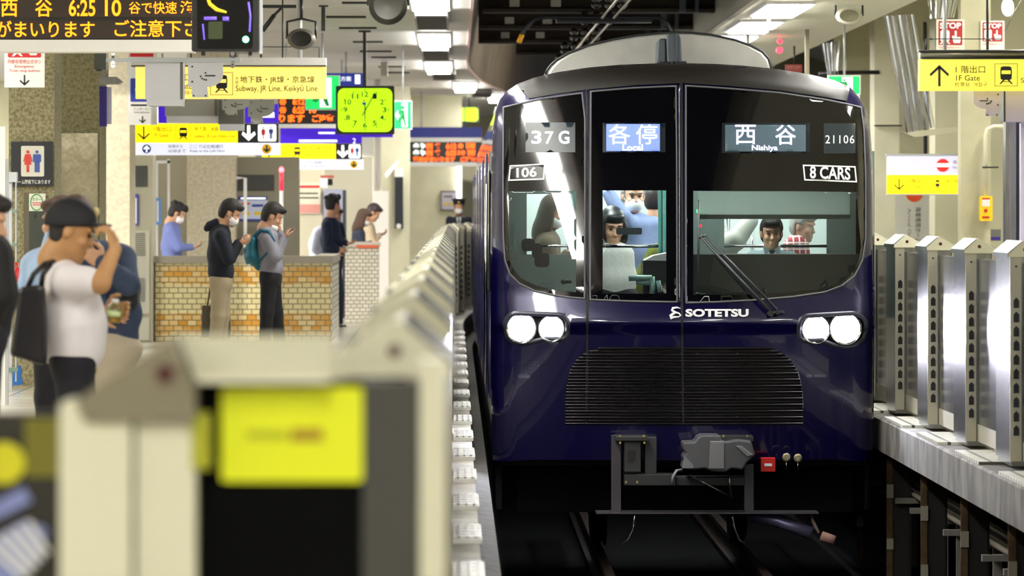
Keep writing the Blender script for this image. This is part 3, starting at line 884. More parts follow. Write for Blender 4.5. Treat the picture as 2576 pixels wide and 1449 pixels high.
# wheels and axle of the first bogie
for k, s in enumerate((-1, 1)):
    xw = TX + s * .56
    w = obj('wheel', G().lathe((xw, 35.6, -.67), [(.12, -.05), (.40, -.05), (.43, -.03), (.43, .05), (.46, .06), (.46, .075), (.36, .07), (.12, .05)], (-s, 0, 0), n=40), mat('wheel steel', '3b3735', .35, .8), train)
obj('axle', G().tube([(TX - .6, 35.6, -.67), (TX + .6, 35.6, -.67)], .07, 12), undd, train)
obj('bogie_frame', G().box(TX - .95, TX - .75, 35.0, 38.5, -.75, -.45).box(TX + .75, TX + .95, 35.0, 38.5, -.75, -.45), undd, train)

# cab interior
cabd = mat('cab dark grey', '2a302f', 0.6)
cabg = mat('cab grey green', '5e6b66', 0.6)
gcab = G().pbox(1246, 640, 2190, 760, 34.0, .5)
obj('cab_desk', G().ppoly([(1740, 640), (2165, 640), (2165, 800), (1740, 800)], 33.75, .55), cabd, train)
obj('cab_floor', G().box(TX - 1.36, TX + 1.36, 33.35, 36.8, -.02, .02), cabd, train)
obj('cab_ceiling', G().box(TX - 1.3, TX + 1.3, 33.5, 34.75, 2.02, 2.06), cabd, train)
# partition with three openings
Yp = 34.75
op = [(1325, 488, 1441, 640), (1512, 440, 1656, 800), (1822, 548, 2080, 640)]
g = G().pbox(1230, 380, 2200, 440, Yp, .05)
g.pbox(1230, 440, 1325, 800, Yp, .05).pbox(1325, 440, 1441, 488, Yp, .05).pbox(1325, 640, 1441, 800, Yp, .05).pbox(1441, 440, 1512, 800, Yp, .05)
g.pbox(1656, 440, 1822, 800, Yp, .05).pbox(1822, 440, 2080, 548, Yp, .05).pbox(1822, 640, 2080, 800, Yp, .05).pbox(2080, 440, 2200, 800, Yp, .05)
pt = obj('cab_partition', g, cabg, train)
teal = mat('teal door frame', '4f8a82', .4)
obj('door_frame', G().pbox(1656, 440, 1664, 790, Yp - .02, .05).pbox(1667, 440, 1675, 700, Yp - .05, .05).pbox(1436, 488, 1443, 640, Yp - .02, .04), teal, pt)
obj('grab_bar', G().tube([W(1512, 619, Yp - .06), W(1656, 619, Yp - .06)], .014, 10).tube([W(1822, 619, Yp - .03), W(2080, 619, Yp - .03)], .012, 10).tube([W(1325, 619, Yp - .03), W(1441, 619, Yp - .03)], .010, 10), chrome, pt)
bl = obj('sun_blind', G().pbox(1755, 470, 2138, 541, 33.42, .01), translucent('pale green blind', 'dde6e1'), train)
obj('blind_bar', G().pbox(1757, 540, 2140, 551, 33.41, .02), mat('blind bar', '47504d', .4, .4), bl)
obj('cab_cabinet', G().ppoly([(1622, 655), (1645, 643), (1680, 636), (1700, 636), (1700, 657)], 34.2, .4), mat('cab white box', 'd4d6d8', .5), train)
obj('cab_console', G().pbox(1618, 657, 1700, 760, 34.2, .4), mat('cab black box', '11131c', .5), train)
g = G().tube([W(1582, 700, 34), W(1630, 699, 34), W(1640, 699, 34)], .022, 10).tube([W(1640, 696, 34), W(1642, 722, 34), W(1640, 740, 34)], .022, 10).tube([W(1600, 710, 34.03), W(1636, 712, 34.03)], .02, 10).tube([W(1656, 706, 34), W(1660, 735, 34)], .018, 10)
obj('cab_pipe', g, mat('grey green pipe', '8fb0a8', .35, .3), train)
obj('cab_notice', G().rbox(1550, 573, 1615, 590, 34.35, .01, 4), mat('dark notice', '2b3336', .5), train)
g = G().rbox(1312, 600, 1346, 632, 34.3, .15, 12).rbox(1338, 612, 1364, 650, 34.28, .12, 10).rbox(1345, 636, 1382, 672, 34.3, .12, 10)
obj('cab_dark_shape', g, mat('cab shape black', '14171a', .5), train)  # dark rounded blocks behind the left window
obj('cab_panel', G().rbox(1281, 620, 1302, 655, 34.3, .02, 3), mat('cab pale panel', '87958f', .5), train)
lmp = mat('red cab lamp', 'ff1210', .4, emit=6); 
obj('cab_lamp', G().disc(W(1762, 568, 33.5), .010), lmp, train)
obj('cab_lamp', G().pbox(1752, 527, 1756, 535, 33.45, .01), mat('green cab lamp', '20ff50', .4, emit=5), train)
sal = mat('saloon light', 'fafffc', .5, emit=22.0)
obj('added_cab_light', G().box(TX - 1.0, TX + 1.0, 34.1, 34.25, 1.99, 2.01), mat('added cab light', 'f4fff8', .5, emit=18.0), train)  # strip added to brighten the blind and the partition
obj('saloon_light', G().box(TX - .75, TX - .55, 34.95, 39.5, 2.14, 2.16).box(TX + .55, TX + .75, 34.95, 39.5, 2.14, 2.16), sal, train)
obj('saloon_wall', G().box(TX - 1.34, TX + 1.34, 36.7, 36.75, .02, 2.3), mat('saloon pale green', 'b4bebb', .5), train)
obj('saloon_lining', G().box(TX - 1.36, TX - 1.34, 34.8, 36.7, .02, 2.3).box(TX + 1.34, TX + 1.36, 34.8, 36.7, .02, 2.3).box(TX - 1.34, TX + 1.34, 34.8, 36.7, 2.2, 2.22), mat('saloon pale green', ''), train)
obj('saloon_pole', G().tube([W(1832, 540, 36.2), W(1832, 760, 36.2)], .016, 8).tube([W(1893, 540, 36.0), W(1893, 760, 36.0)], .016, 8).tube([W(1430, 440, 35.6), W(1430, 760, 35.6)], .016, 8), chrome, train)
# ---------------------------------------------------------------- platform gates
capc = mat('cream gate cap', 'd8d5bb', 0.45)
gatef = mat('cream grey gate front', 'b3af9c', 0.4, 0.25)
leafm = mat('gate leaf steel', '8c8c8c', 0.22, 0.9, noise=0.2, nscale=6, stretch=(5, 5, .3))
arrowm = mat('dark arrow mark', '15161f', 0.4)
def make_gate(sg, leaf=True):
    """sg = 1: the track lies to the left of the gate, -1: to its right. Front end at y = 0."""
    t = thing('platform_gate', '', 'platform gate')
    bx = lambda g, u0, u1, *r: g.box(min(u0 * sg, u1 * sg), max(u0 * sg, u1 * sg), *r)
    obj('cabinet', bx(bx(G(), 0.0, 0.185, 0.012, 0.70, 0.03, 1.225), .01, .17, .02, .68, 0, .03), steel, t)
    obj('front_plate', bx(bx(G(), 0.0, 0.066, 0.0, 0.012, 0.03, 1.225), .165, .19, -.02, .012, .03, 1.225), gatef, t)
    g = G()
    for k in range(10):
        z = 0.18 + 0.083 * k
        g.prism([((0.020) * sg, z), ((0.052) * sg, z), (0.052 * sg, z + .045), (.036 * sg, z + .062), (.020 * sg, z + .045)], -.003, 0.001)
    obj('arrow_mark', g, arrowm, t)
    prof = [(-.012, 1.225), (-.012, 1.248), (.07, 1.316), (.082, 1.318), (.195, 1.252), (.195, 1.225)]
    c = obj('cap', G().prism([(u * sg, z) for u, z in prof], -.012, .70), capc, t)
    obj('cap_lip', G().prism([(u * sg, z) for u, z in [(-.016, 1.222), (-.016, 1.250), (.068, 1.320), (.066, 1.312), (-.010, 1.245), (-.010, 1.222)]], -.013, .71), steel, c)
    obj('sensor', G().disc((.085 * sg, -.014, 1.268), .011, th=.006, n=14), mat('dark red sensor', '4a0d0d', .3), c)
    for y_ in (.2, .45): obj('cap_latch', bx(G(), .15, .17, y_, y_ + .06, 1.255, 1.285), chrome, c)
    obj('screw', G().disc((.035 * sg, -.004, 1.17), .007, th=.006, n=10), darksteel, t)
    if leaf:
        l = obj('door_leaf', bx(G(), 0.078, 0.105, -1.58, 0.0, 0.14, 1.19), leafm, t)
        obj('leaf_base', bx(G(), .075, .115, -1.58, 0.0, .03, .14), gatef, l)
    return t
RY = [24.2, 26.5, 28.8, 31.1, 33.4, 35.7]
gr_ = make_gate(1)
rl = {26.5: 'nearest stainless platform gate post at the right edge of the picture', 28.8: 'stainless gate post second from the right edge, below the yellow phone box', 31.1: 'stainless gate post third from the right edge, below the no entry sign',
      33.4: 'stainless gate post beside the right flank of the train, fourth from the right edge', 35.7: 'gate post mostly hidden behind the right corner of the train', 24.2: 'gate post just beyond the right edge of the picture'}
for k, Y in enumerate(RY):
    r = gr_ if k == 0 else dup(gr_, (3.25, Y, -.015 + .0))
    r.location = (3.25, Y, .004); r['label'] = rl[Y]; r['group'] = 'platform gates on the right'
gl_ = make_gate(-1)
gl0 = make_gate(-1, False)
for k in range(30):
    Y = 7.5 + 2.3 * k
    lab = ('cream capped platform gate of the left row, closest to the camera behind the yellow sign' if k == 0 else 'cream capped platform gate of the left row, %s one behind the yellow sign' % ord_[k] if k < 20 else
           'gate of the far left row where the platform bends, %s one after the straight stretch' % ord_[k - 20].replace('nearest', 'first'))
    r = gl0 if k == 0 else gl_ if k == 1 else dup(gl_, (0, 0, 0))
    r.location = (-.014 + bend(Y) * 1.05, Y, 0); r['label'] = lab; r['group'] = 'platform gates on the left'
    r.rotation_euler = (0, 0, -math.atan(0.0056 * max(0, Y - 60)))

# near end of the left gate row : corner post with gabled cap and a dark panel with a yellow sign
Yn = 7.15
brn = mat('shaded brown gate end', '7d755f', 0.5)  # gate end in shadow, its shade put into this brown
t = thing('gate_end_post', 'blurred cream post with a gabled cap at the near end of the left gates', 'gate post', W(330, 1449, Yn))
obj('post', G().pbox(150, 1015, 330, 2060, Yn, .22).pbox(342, 1060, 492, 2060, Yn + .01, .2), capc, t)
obj('post_gap', G().pbox(328, 1000, 344, 2060, Yn + .03, .1), black, t)
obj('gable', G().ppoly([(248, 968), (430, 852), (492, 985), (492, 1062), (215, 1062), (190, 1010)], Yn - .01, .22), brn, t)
obj('sensor', G().disc(W(415, 940, Yn - .015), .014, th=.01), mat('dark red sensor', ''), t)
obj('side_reflection', G().pbox(482, 1040, 528, 1180, Yn + .005, .15), mat('olive yellow reflection', 'a4a512', .5), t)  # yellow reflection on the post, painted as an olive plate
t = thing('gate_cross_panel', 'blurred dark gate panel with a bright yellow sign across the foreground', 'gate panel', W(780, 1449, Yn))
obj('panel', G().pbox(500, 960, 912, 2060, Yn + .06, .05), mat('black gate panel', '030303', .7, spec=.08), t)
obj('side_panel', G().pbox(912, 960, 1056, 2060, Yn + .055, .05), mat('grey gate panel', '403e39', .5), t)
g = G()
a, b, c_, d_ = W(432, 850, Yn), W(832, 850, Yn), W(832, 948, Yn), W(492, 948, Yn)
g.add([(a.x, Yn + .17, a.z), (b.x, Yn + .17, b.z), (c_.x, Yn - .0, c_.z), (d_.x, Yn, d_.z), (d_.x, Yn + .0, d_.z - .01), (c_.x, Yn, c_.z - .01), (c_.x, Yn + .18, c_.z - .01), (d_.x, Yn + .18, d_.z - .01)],
      [(0, 1, 2, 3), (3, 2, 5, 4), (4, 5, 6, 7), (0, 7, 6, 1), (1, 6, 5, 2), (0, 3, 4, 7)])
obj('cap', g, capc, t)
s = obj('sign', G().rbox(556, 974, 912, 1212, Yn + .05, .012, 10), mat('bright yellow sign', 'e8ee06', .5), t)
obj('lettering', G().rbox(730, 1078, 812, 1110, Yn + .047, .004, 6), mat('orange brown lettering', 'a8860a', .5), s)
strip(620, 1076, 722, 1112, Yn + .047, mat('pale olive lettering', 'b9bd0a', .5), s)
obj('edge_post', G().pbox(1056, 905, 1122, 2060, Yn + .04, .09), capc, t)
t = thing('gate_side_panel', 'blurred dark fence panel with yellow stickers and a striped poster at the lower left', 'fence panel', W(70, 1449, Yn + .3))
obj('panel', G().pbox(-120, 1040, 150, 2060, Yn + .3, .05), mat('brown black panel', '1d1a10', .5), t)
obj('sticker', G().pbox(62, 1052, 150, 1200, Yn + .295, .006), mat('olive yellow panel', '6f6a08', .5), t)
obj('sticker', G().disc(W(10, 1165, Yn + .292), .034, th=.005), mat('yellow round sticker', 'cfca10', .5), t)
po = obj('poster', G().ppoly([(-60, 1290), (60, 1225), (80, 1262), (-60, 1330)], Yn + .292, .005).ppoly([(-60, 1380), (60, 1310), (118, 1330), (105, 1400), (40, 1470), (-60, 1490)], Yn + .292, .005), mat('pale blue poster', '7e88c0', .4), t)
g = G()
for k in range(5):
    g.ppoly([(-40 + 26 * k, 1370 - 14 * k), (-30 + 26 * k, 1364 - 14 * k), (70 + 14 * k, 1452 - 16 * k), (60 + 14 * k, 1458 - 16 * k)], Yn + .288, .003)
obj('stripe', g, white, po)

# ---------------------------------------------------------------- hanging signs, left
yel = mat('lit yellow sign', 'f4dc6a', .5, emit=.55)
yel2 = mat('lit strong yellow', 'ffe600', .5, emit=.7)
pur = mat('lit purple sign', '3a10b4', .5, emit=.55)
whs = mat('lit white sign', 'd9dcee', .5, emit=.55)
blk = mat('sign black', '17181c', .5)
green = mat('lit green exit sign', '12c25c', .5, emit=.8)
lw_ = mat('lit white symbol', 'f4fbf4', .5, emit=.9)
amber = mat('amber led', 'ff8208', .5, emit=1.7)
amber2 = mat('orange led', 'ff5a08', .5, emit=1.6)
ledbk = mat('led board brown black', '2a1a0c', .5)
red = mat('sign red', 'cf1f2a', .5)
blu = mat('sign blue', '2d3fa0', .5)
hous = mat('sign housing', 'd5d4d2', .4, .2)

def arrow(g, cx, cy, h, Y, up=True, th=.004, w=None, lw=.13):
    s = -1 if up else 1
    w = w or h * .9
    t_ = h * lw
    tip = cy + s * h / 2; tail = cy - s * h / 2
    g.ppoly([(cx - t_ / 2, tail), (cx + t_ / 2, tail), (cx + t_ / 2, tip - s * t_), (cx - t_ / 2, tip - s * t_)], Y, th)
    for d in (-1, 1):
        g.ppoly([(cx, tip), (cx, tip - s * t_ * 1.5), (cx + d * (w / 2 - t_ * .4), tip - s * (w / 2 + t_ * .8)), (cx + d * w / 2, tip - s * (w / 2 - t_ * .2))], Y, th)
    return g
def train_icon(x0, y0, x1, y1, Y, m, parent):
    wd_, h = x1 - x0, y1 - y0
    f = lambda a, b: (x0 + a * wd_, y0 + b * h)
    g = G()
    o = 1.2
    for a, b, c, d in ((0, 0, 1, .02), (0, .98, 1, 1), (0, 0, .02, 1), (.98, 0, 1, 1)):
        g.pbox(*f(a, b), *f(c, d), Y, .003)
    g.ppoly([f(.27, .16), f(.36, .12), f(.64, .12), f(.73, .16), f(.75, .30), f(.25, .30)], Y, .003)
    g.pbox(*f(.25, .30), *f(.30, .48), Y, .003); g.pbox(*f(.70, .30), *f(.75, .48), Y, .003)
    g.ppoly([f(.25, .46), f(.75, .46), f(.74, .68), f(.66, .72), f(.34, .72), f(.26, .68)], Y, .003)
    g.ppoly([f(.36, .72), f(.44, .72), f(.28, .9), f(.2, .9)], Y, .003); g.ppoly([f(.56, .72), f(.64, .72), f(.8, .9), f(.72, .9)], Y, .003)
    g.pbox(*f(.32, .78), *f(.68, .81), Y, .003)
    o = obj('train_symbol', g, m, parent)
    return o
def person_icon(cx, top, h, Y, m, parent, skirt=False):
    g = G(); u = h
    g.disc(W(cx, top + .075 * u, Y), .075 * u * Y / FPX, th=.004, n=16)
    w = .16 * u
    if skirt:
        g.ppoly([(cx - w * .75, top + .18 * u), (cx + w * .75, top + .18 * u), (cx + w * .9, top + .25 * u), (cx + w * 1.3, top + .5 * u), (cx + w * 1.0, top + .52 * u), (cx + w * .6, top + .33 * u), (cx + w * 1.05, top + .66 * u), (cx - w * 1.05, top + .66 * u), (cx - w * .6, top + .33 * u), (cx - w, top + .52 * u), (cx - w * 1.3, top + .5 * u), (cx - w * .9, top + .25 * u)], Y)
        g.pbox(cx - w * .4, top + .66 * u, cx - w * .06, top + u, Y, .004).pbox(cx + w * .06, top + .66 * u, cx + w * .4, top + u, Y, .004)
    else:
        g.ppoly([(cx - w, top + .18 * u), (cx + w, top + .18 * u), (cx + w * 1.15, top + .24 * u), (cx + w * 1.15, top + .54 * u), (cx + w * .82, top + .54 * u), (cx + w * .78, top + .28 * u), (cx + w * .72, top + .58 * u), (cx - w * .72, top + .58 * u), (cx - w * .78, top + .28 * u), (cx - w * .82, top + .54 * u), (cx - w * 1.15, top + .54 * u), (cx - w * 1.15, top + .24 * u)], Y)
        g.pbox(cx - w * .68, top + .56 * u, cx - w * .06, top + u, Y, .004).pbox(cx + w * .06, top + .56 * u, cx + w * .68, top + u, Y, .004)
    return obj('figure', g, m, parent)
def hang(px, py, Y, z=3.5, r=.012, m=None):
    a = W(px, py, Y)
    return G().tube([(a.x, Y, a.z), (a.x, Y, z)], r, 8)

# departure board, top left
Y = 30.0
t = thing('departure_board', 'large amber LED departure board in the top left corner', 'departure board', W(240, 130, Y))
obj('housing', G().pbox(-60, 100, 486, 130, Y - .02, .3).pbox(-60, -120, 482, -20, Y, .3), hous, t)
b = obj('screen', G().pbox(-60, -110, 482, 104, Y + .01, .25), mat('board black', '120d0a', .4), t)
obj('led_row', G().pbox(-60, -40, 480, 43, Y + .004, .01).pbox(-60, 52, 480, 97, Y + .004, .01), ledbk, b)
for s, x0, y0, x1, y1, bo in (('西', 2, -2, 44, 42, .015), ('谷', 88, -1, 132, 42, .015), ('6:25', 173, -2, 240, 41, .02), ('10', 264, -1, 305, 41, .02), ('谷で快速', 324, 4, 445, 35, .008), ('海', 453, 2, 492, 34, .008), ('がまいります', -10, 52, 238, 94, .012), ('ご注意下さ', 288, 50, 497, 93, .010)):
    text(s, x0, y0, x1, y1, Y, amber, b, bo)
# dark monitor in front of the board
Y = 26.5
t = thing('platform_monitor', 'dark platform monitor with a green lamp and coloured glare beside the amber board', 'monitor', W(566, 130, Y))
obj('case', G().rbox(482, -90, 652, 130, Y, .12, 6), mat('monitor case', '181818', .4), t)
sc_ = obj('screen', G().rbox(497, -80, 636, 122, Y - .008, .01, 8), mat('monitor glass', '070709', .08), t)
g = G()
obj('yellow_glare', G().tube([W(522, -6, Y - .01), W(528, 10, Y - .01), W(545, 24, Y - .01), W(570, 31, Y - .01)], [.010, .011, .012, .006], 8), mat('screen yellow', 'c8b414', .5, emit=.6), sc_)
for pts_, r_ in (([(513, 46), (545, 46)], .010), ([(560, 47), (576, 47)], .012), ([(625, 5), (630, 40), (628, 80)], .006), ([(510, 60), (514, 100)], .005)):
    obj('violet_glare', G().tube([W(a, b, Y - .01) for a, b in pts_], r_, 8), mat('screen violet', '6a52d8', .5, emit=.7), sc_)
obj('green_panel', G().rbox(524, 54, 560, 98, Y - .011, .004, 4), mat('screen olive', '2a3416', .5, emit=.2), sc_)
obj('lamp', G().disc(W(618, 99, Y - .02), .019, th=.012), mat('green lamp', '40ff8a', .4, emit=14), t)
obj('leg', G().pbox(506, 128, 516, 140, Y + .02, .03).pbox(625, 128, 634, 140, Y + .02, .03), black, t)
single('mounting_post', G().pbox(652, -90, 660, 135, 26.6, .03), greymetal, 'slim grey post on the right side of the dark monitor', 'post')

# red and white emergency button sign
def emergency(x0, x1, yt, yb, Y, label, face=white):
    w_ = x1 - x0; h = yb - yt
    t = thing('emergency_sign', label, 'sign', W((x0 + x1) / 2, yb, Y))
    p = obj('panel', G().pbox(x0, yt - h * .3, x1, yb, Y, .02), face, t)
    obj('red_field', G().rbox(x0 + .09 * w_, yt - h * .25, x1 - .09 * w_, yt + .16 * h, Y - .004, .005, 3), red, p)
    obj('symbol', G().ppoly([(x0 + .18 * w_, yt + .13 * h), (x0 + .26 * w_, yt), (x0 + .38 * w_, yt), (x0 + .46 * w_, yt + .13 * h), (x0 + .40 * w_, yt + .13 * h), (x0 + .32 * w_, yt + .05 * h), (x0 + .24 * w_, yt + .13 * h)], Y - .008).ppoly([(x0 + .58 * w_, yt), (x0 + .84 * w_, yt), (x0 + .80 * w_, yt + .10 * h), (x0 + .64 * w_, yt + .10 * h)], Y - .008), white, p)
    text('列車非常停止ボタン', x0 + .08 * w_, yt + .22 * h, x1 - .08 * w_, yt + .34 * h, Y - .004, red, p)
    text('Emergency', x0 + .26 * w_, yt + .37 * h, x1 - .26 * w_, yt + .47 * h, Y - .004, red, p)
    text('Train stop button', x0 + .12 * w_, yt + .49 * h, x1 - .12 * w_, yt + .59 * h, Y - .004, red, p)
    obj('arrow', arrow(G(), (x0 + x1) / 2, yt + .80 * h, h * .30, Y - .004, up=False), ink, p)
    obj('hanger', hang(x0 + .3 * w_, yt - h * .25, Y + .01), greymetal, t)
    return t
emergency(11, 112, 130, 220, 37.5, 'white emergency train stop sign with a red top below the amber board')

# interphone sign behind
Y = 47
t = thing('interphone_sign', 'narrow white and blue interphone sign with a down arrow behind the grey monitors', 'sign', W(358, 312, Y))
p = obj('panel', G().pbox(321, 130, 395, 314, Y, .03), white, t)
obj('red_field', G().pbox(327, 110, 386, 143, Y - .004, .005), red, p)
obj('blue_field', G().rbox(328, 197, 386, 256, Y - .004, .005, 3), blu, p)
obj('symbol', G().disc(W(352, 226, Y - .008), .05, th=.004), white, p)
strip(329, 261, 372, 268, Y - .004, ink, p); text('インターホン', 336, 270, 378, 278, Y - .004, ink, p); text('Interphone', 338, 280, 376, 286, Y - .004, ink, p)
obj('arrow', arrow(G(), 358, 301, 18, Y - .004, up=False), ink, p)

obj('hanger', hang(342, 131, Y).tube([W(384, 131, Y), W(384, 131, Y) + Vector((0, 0, 3.5 - W(384, 131, Y).z))], .01, 8), greymetal, t)
# yellow subway sign
Y = 43
t = thing('subway_sign', 'long yellow sign to the subway and JR lines under a grey canopy', 'sign', W(580, 248, Y))
p = obj('panel', G().pbox(341, 168, 820, 248, Y, .16), yel, t)
c_ = obj('canopy', G().pbox(330, 145, 820, 164, Y - .05, .26), hous, t)
obj('canopy_edge', G().pbox(330, 164, 820, 167, Y - .04, .24), darksteel, c_)
train_icon(529, 182, 586, 239, Y - .004, ink, p)
text('市', 592, 193, 600, 202, Y - .004, ink, p); text('営', 592, 203, 600, 212, Y - .004, ink, p)
text('地下鉄・JR線・京急線', 604, 191, 791, 211, Y - .004, ink, p, .008); text('Subway, JR Line, Keikyū Line', 593, 214, 799, 234, Y - .004, ink, p, .005)
text('1階出口', 425, 185, 478, 204, Y - .004, ink, p); text('1F Gate', 430, 208, 482, 224, Y - .004, ink, p); text('检票处  개찰구', 428, 228, 486, 238, Y - .004, ink, p)
obj('hanger', hang(755, 146, Y + .05, r=.02), greymetal, t)
obj('wire_post', hang(711, 146, Y + .02, r=.007).tube([W(632, 118, Y), W(803, 118, Y)], .004, 6).tube([W(803, 118, Y), W(803, 146, Y)], .005, 6), darksteel, t)

# driver monitors : grey boxes and fan shaped brackets on a rail
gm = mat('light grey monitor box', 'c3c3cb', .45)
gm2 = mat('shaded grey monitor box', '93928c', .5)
t = thing('monitor_rail', 'galvanised rail carrying the grey monitor boxes in front of the yellow sign', 'rail', W(435, 150, 38.0))
obj('rail', G().pbox(266, 146, 606, 156, 38.0, .05), mat('galvanised rail', 'aab0b4', .35, .6), t)
for x in (284, 585):
    g = G(); a = W(x, 130, 38); g.tube([(a.x, 38.02, a.z - .12), (a.x, 38.02, 3.5)], .012, 8)
    for dy in (135, 158, 166): g.disc(W(x, dy, 37.99), .018, th=.03, n=8)
    obj('clamp', g, chrome, t)
obj('brace', G().tube([W(690, 38, 38.3), W(660, 78, 38.3)], .02, 8).tube([W(690, 38, 38.3), W(712, 16, 38.3)], .012, 8), darksteel, t)
def itv(x0, y0, x1, y1, Y, m, label, lip=True):
    t = thing('driver_monitor', label, 'monitor', W((x0 + x1) / 2, y1, Y), 'grey driver monitor boxes')
    obj('case', G().pbox(x0, y0, x1, y1, Y, .35), m, t)
    if Y > 40: obj('hanger', hang((x0 + x1) / 2, y0 + 4, Y + .15), darksteel, t)
    if lip: obj('hood', G().pbox(x0 + 4, y1, x1, y1 + 16, Y - .01, .3), gm, t)
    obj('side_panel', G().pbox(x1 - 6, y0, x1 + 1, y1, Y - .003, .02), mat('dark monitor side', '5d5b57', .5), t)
    return t
itv(365, 157, 459, 250, 38.05, gm, 'square light grey monitor box hanging from the rail over the yellow sign')
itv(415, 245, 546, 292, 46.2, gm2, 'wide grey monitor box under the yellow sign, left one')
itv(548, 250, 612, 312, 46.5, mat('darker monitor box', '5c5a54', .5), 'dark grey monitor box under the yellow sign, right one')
def fan(cx, yt, w, h, Y, m, label, flip=1):
    t = thing('monitor_bracket', label, 'bracket', W(cx, yt + h, Y))
    x0 = cx - flip * w / 2
    pts = [(x0, yt), (x0 + flip * w, yt)] + [(x0 + flip * w * (.55 + .45 * math.cos(math.radians(a))), yt + h * (.36 + .34 * math.sin(math.radians(a)))) for a in range(0, 91, 10)] + [(x0 + flip * w * .58, yt + h), (x0 + flip * w * .12, yt + h), (x0 + flip * w * .10, yt + h * .70), (x0, yt + h * .70)]
    p = obj('plate', G().ppoly(pts, Y, .02), m, t)
    if Y > 40: obj('hanger', hang(cx, yt + 4, Y + .03), darksteel, t)
    g = G()
    for a, b in ((.36, .40), (.40, .46), (.46, .49), (.52, .5), (.5, .3), (.12, .12), (.12, .55), (.16, .95), (.5, .95)):
        g.disc(W(x0 + flip * w * a, yt + h * b, Y - .004), .008, th=.006, n=8)
    g.pbox(min(x0 + flip * w * .48, x0 + flip * w * .78), yt + .36 * h, max(x0 + flip * w * .48, x0 + flip * w * .78), yt + .40 * h, Y - .003, .004)
    obj('bolt', g, darksteel, p)
fan(517, 157, 88, 88, 38.02, gm, 'light grey fan shaped bracket hanging from the rail beside the square box')
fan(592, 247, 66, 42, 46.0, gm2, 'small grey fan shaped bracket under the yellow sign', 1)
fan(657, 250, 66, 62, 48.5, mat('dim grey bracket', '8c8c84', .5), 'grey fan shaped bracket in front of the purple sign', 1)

# lower direction signs
def direction(x0, x1, yt, yb, Y, label, xy=0.72, stripe=True, p0=None):
    """purple strip, yellow and black middle, white band"""
    h = yb - yt
    t = thing('direction_sign', label, 'sign', W((x0 + x1) / 2, yb, Y))
    ya, yb_ = yt + h * .38, yt + h * .76
    pr = obj('purple_strip', G().pbox(p0 or x0 + (x1 - x0) * .17, yt, x1, ya - 1, Y, .12), pur, t)
    xm = x0 + (x1 - x0) * xy
    y_ = obj('yellow_field', G().pbox(x0, ya, xm, yb_, Y - .01, .13), yel2, t)
    k_ = obj('black_field', G().pbox(xm, ya, x1, yb_, Y - .005, .12), blk, t)
    w_ = obj('white_band', G().pbox(x0 - 4, yb_, x1 + 4, yb, Y - .02, .15), whs, t)
    w = x1 - x0; H = yb_ - ya
    obj('arrow', arrow(G(), x0 + .07 * w, (ya + yb_) / 2, H * .7, Y - .014, up=False, lw=.10), ink, y_)
    train_icon(x0 + .29 * w, ya + .12 * H, x0 + .29 * w + .8 * H, yb_ - .1 * H, Y - .014, ink, y_)
    text('1階出口', x0 + .14 * w, ya + .15 * H, x0 + .26 * w, ya + .42 * H, Y - .014, ink, y_); text('1F Gate', x0 + .14 * w, ya + .5 * H, x0 + .24 * w, ya + .7 * H, Y - .014, ink, y_)
    text('地下鉄・JR線・京急線', x0 + .42 * w, ya + .15 * H, x0 + .70 * w, ya + .45 * H, Y - .014, ink, y_); text('Subway, JR Line, Keikyu Line', x0 + .42 * w, ya + .55 * H, x0 + .70 * w, ya + .8 * H, Y - .014, ink, y_)
    obj('arrow', arrow(G(), xm + .27 * (x1 - xm), (ya + yb_) / 2, H * .8, Y - .009, up=False, lw=.2), lw_, k_)
    q = obj('toilet_field', G().rbox(xm + .5 * (x1 - xm), ya + .05 * H, x1 - .05 * (x1 - xm), yb_ - .08 * H, Y - .01, .006, 4), lw_, k_)
    person_icon(xm + .63 * (x1 - xm), ya + .18 * H, H * .62, Y - .016, red, q, True); person_icon(xm + .82 * (x1 - xm), ya + .18 * H, H * .62, Y - .016, blu, q)
    B = yb - yb_
    r_ = obj('round_mark', G().disc(W(x0 + .09 * w, (yb_ + yb) / 2, Y - .022), .36 * B * Y / FPX, th=.004), blu, w_)
    obj('arrow', arrow(G(), x0 + .09 * w, (yb_ + yb) / 2, B * .55, Y - .028, lw=.2), lw_, r_)
    r_ = obj('round_mark', G().disc(W(x1 - .08 * w, (yb_ + yb) / 2, Y - .022), .40 * B * Y / FPX, th=.004), mat('amber disc', 'd8a818', .5, emit=.3), w_)
    obj('arrow', arrow(G(), x1 - .08 * w, (yb_ + yb) / 2, B * .6, Y - .028, up=False, lw=.2), ink, r_)
    text('始発から', x0 + .24 * w, yb_ + .15 * B, x0 + .34 * w, yb_ + .42 * B, Y - .024, ink, w_); text('10:00まで', x0 + .24 * w, yb_ + .52 * B, x0 + .36 * w, yb_ + .8 * B, Y - .024, ink, w_)
    text('ここでは左側通行', x0 + .39 * w, yb_ + .15 * B, x0 + .62 * w, yb_ + .45 * B, Y - .024, ink, w_); text('Keep to the Left Here', x0 + .39 * w, yb_ + .55 * B, x0 + .63 * w, yb_ + .82 * B, Y - .024, ink, w_)
    g = G()
    for f in (.2, .8):
        a = W(x0 + f * w, yt, Y + .05); g.tube([(a.x, a.y, a.z), (a.x, a.y, 3.5)], .012, 8)
    obj('hanger', g, greymetal, t)
    return t, pr
t, pr = direction(336, 700, 262, 390, 50, 'larger yellow direction sign with a purple top and white band, left of the clock')
strip(640, 278, 690, 300, 49.99, lw_, pr)
t, pr = direction(659, 910, 322, 426, 60, 'smaller yellow direction sign with a purple top, below the clock', xy=.74, p0=705)
obj('purple_extension', G().pbox(705, 322, 988, 345, 60.05, .1), pur, t)
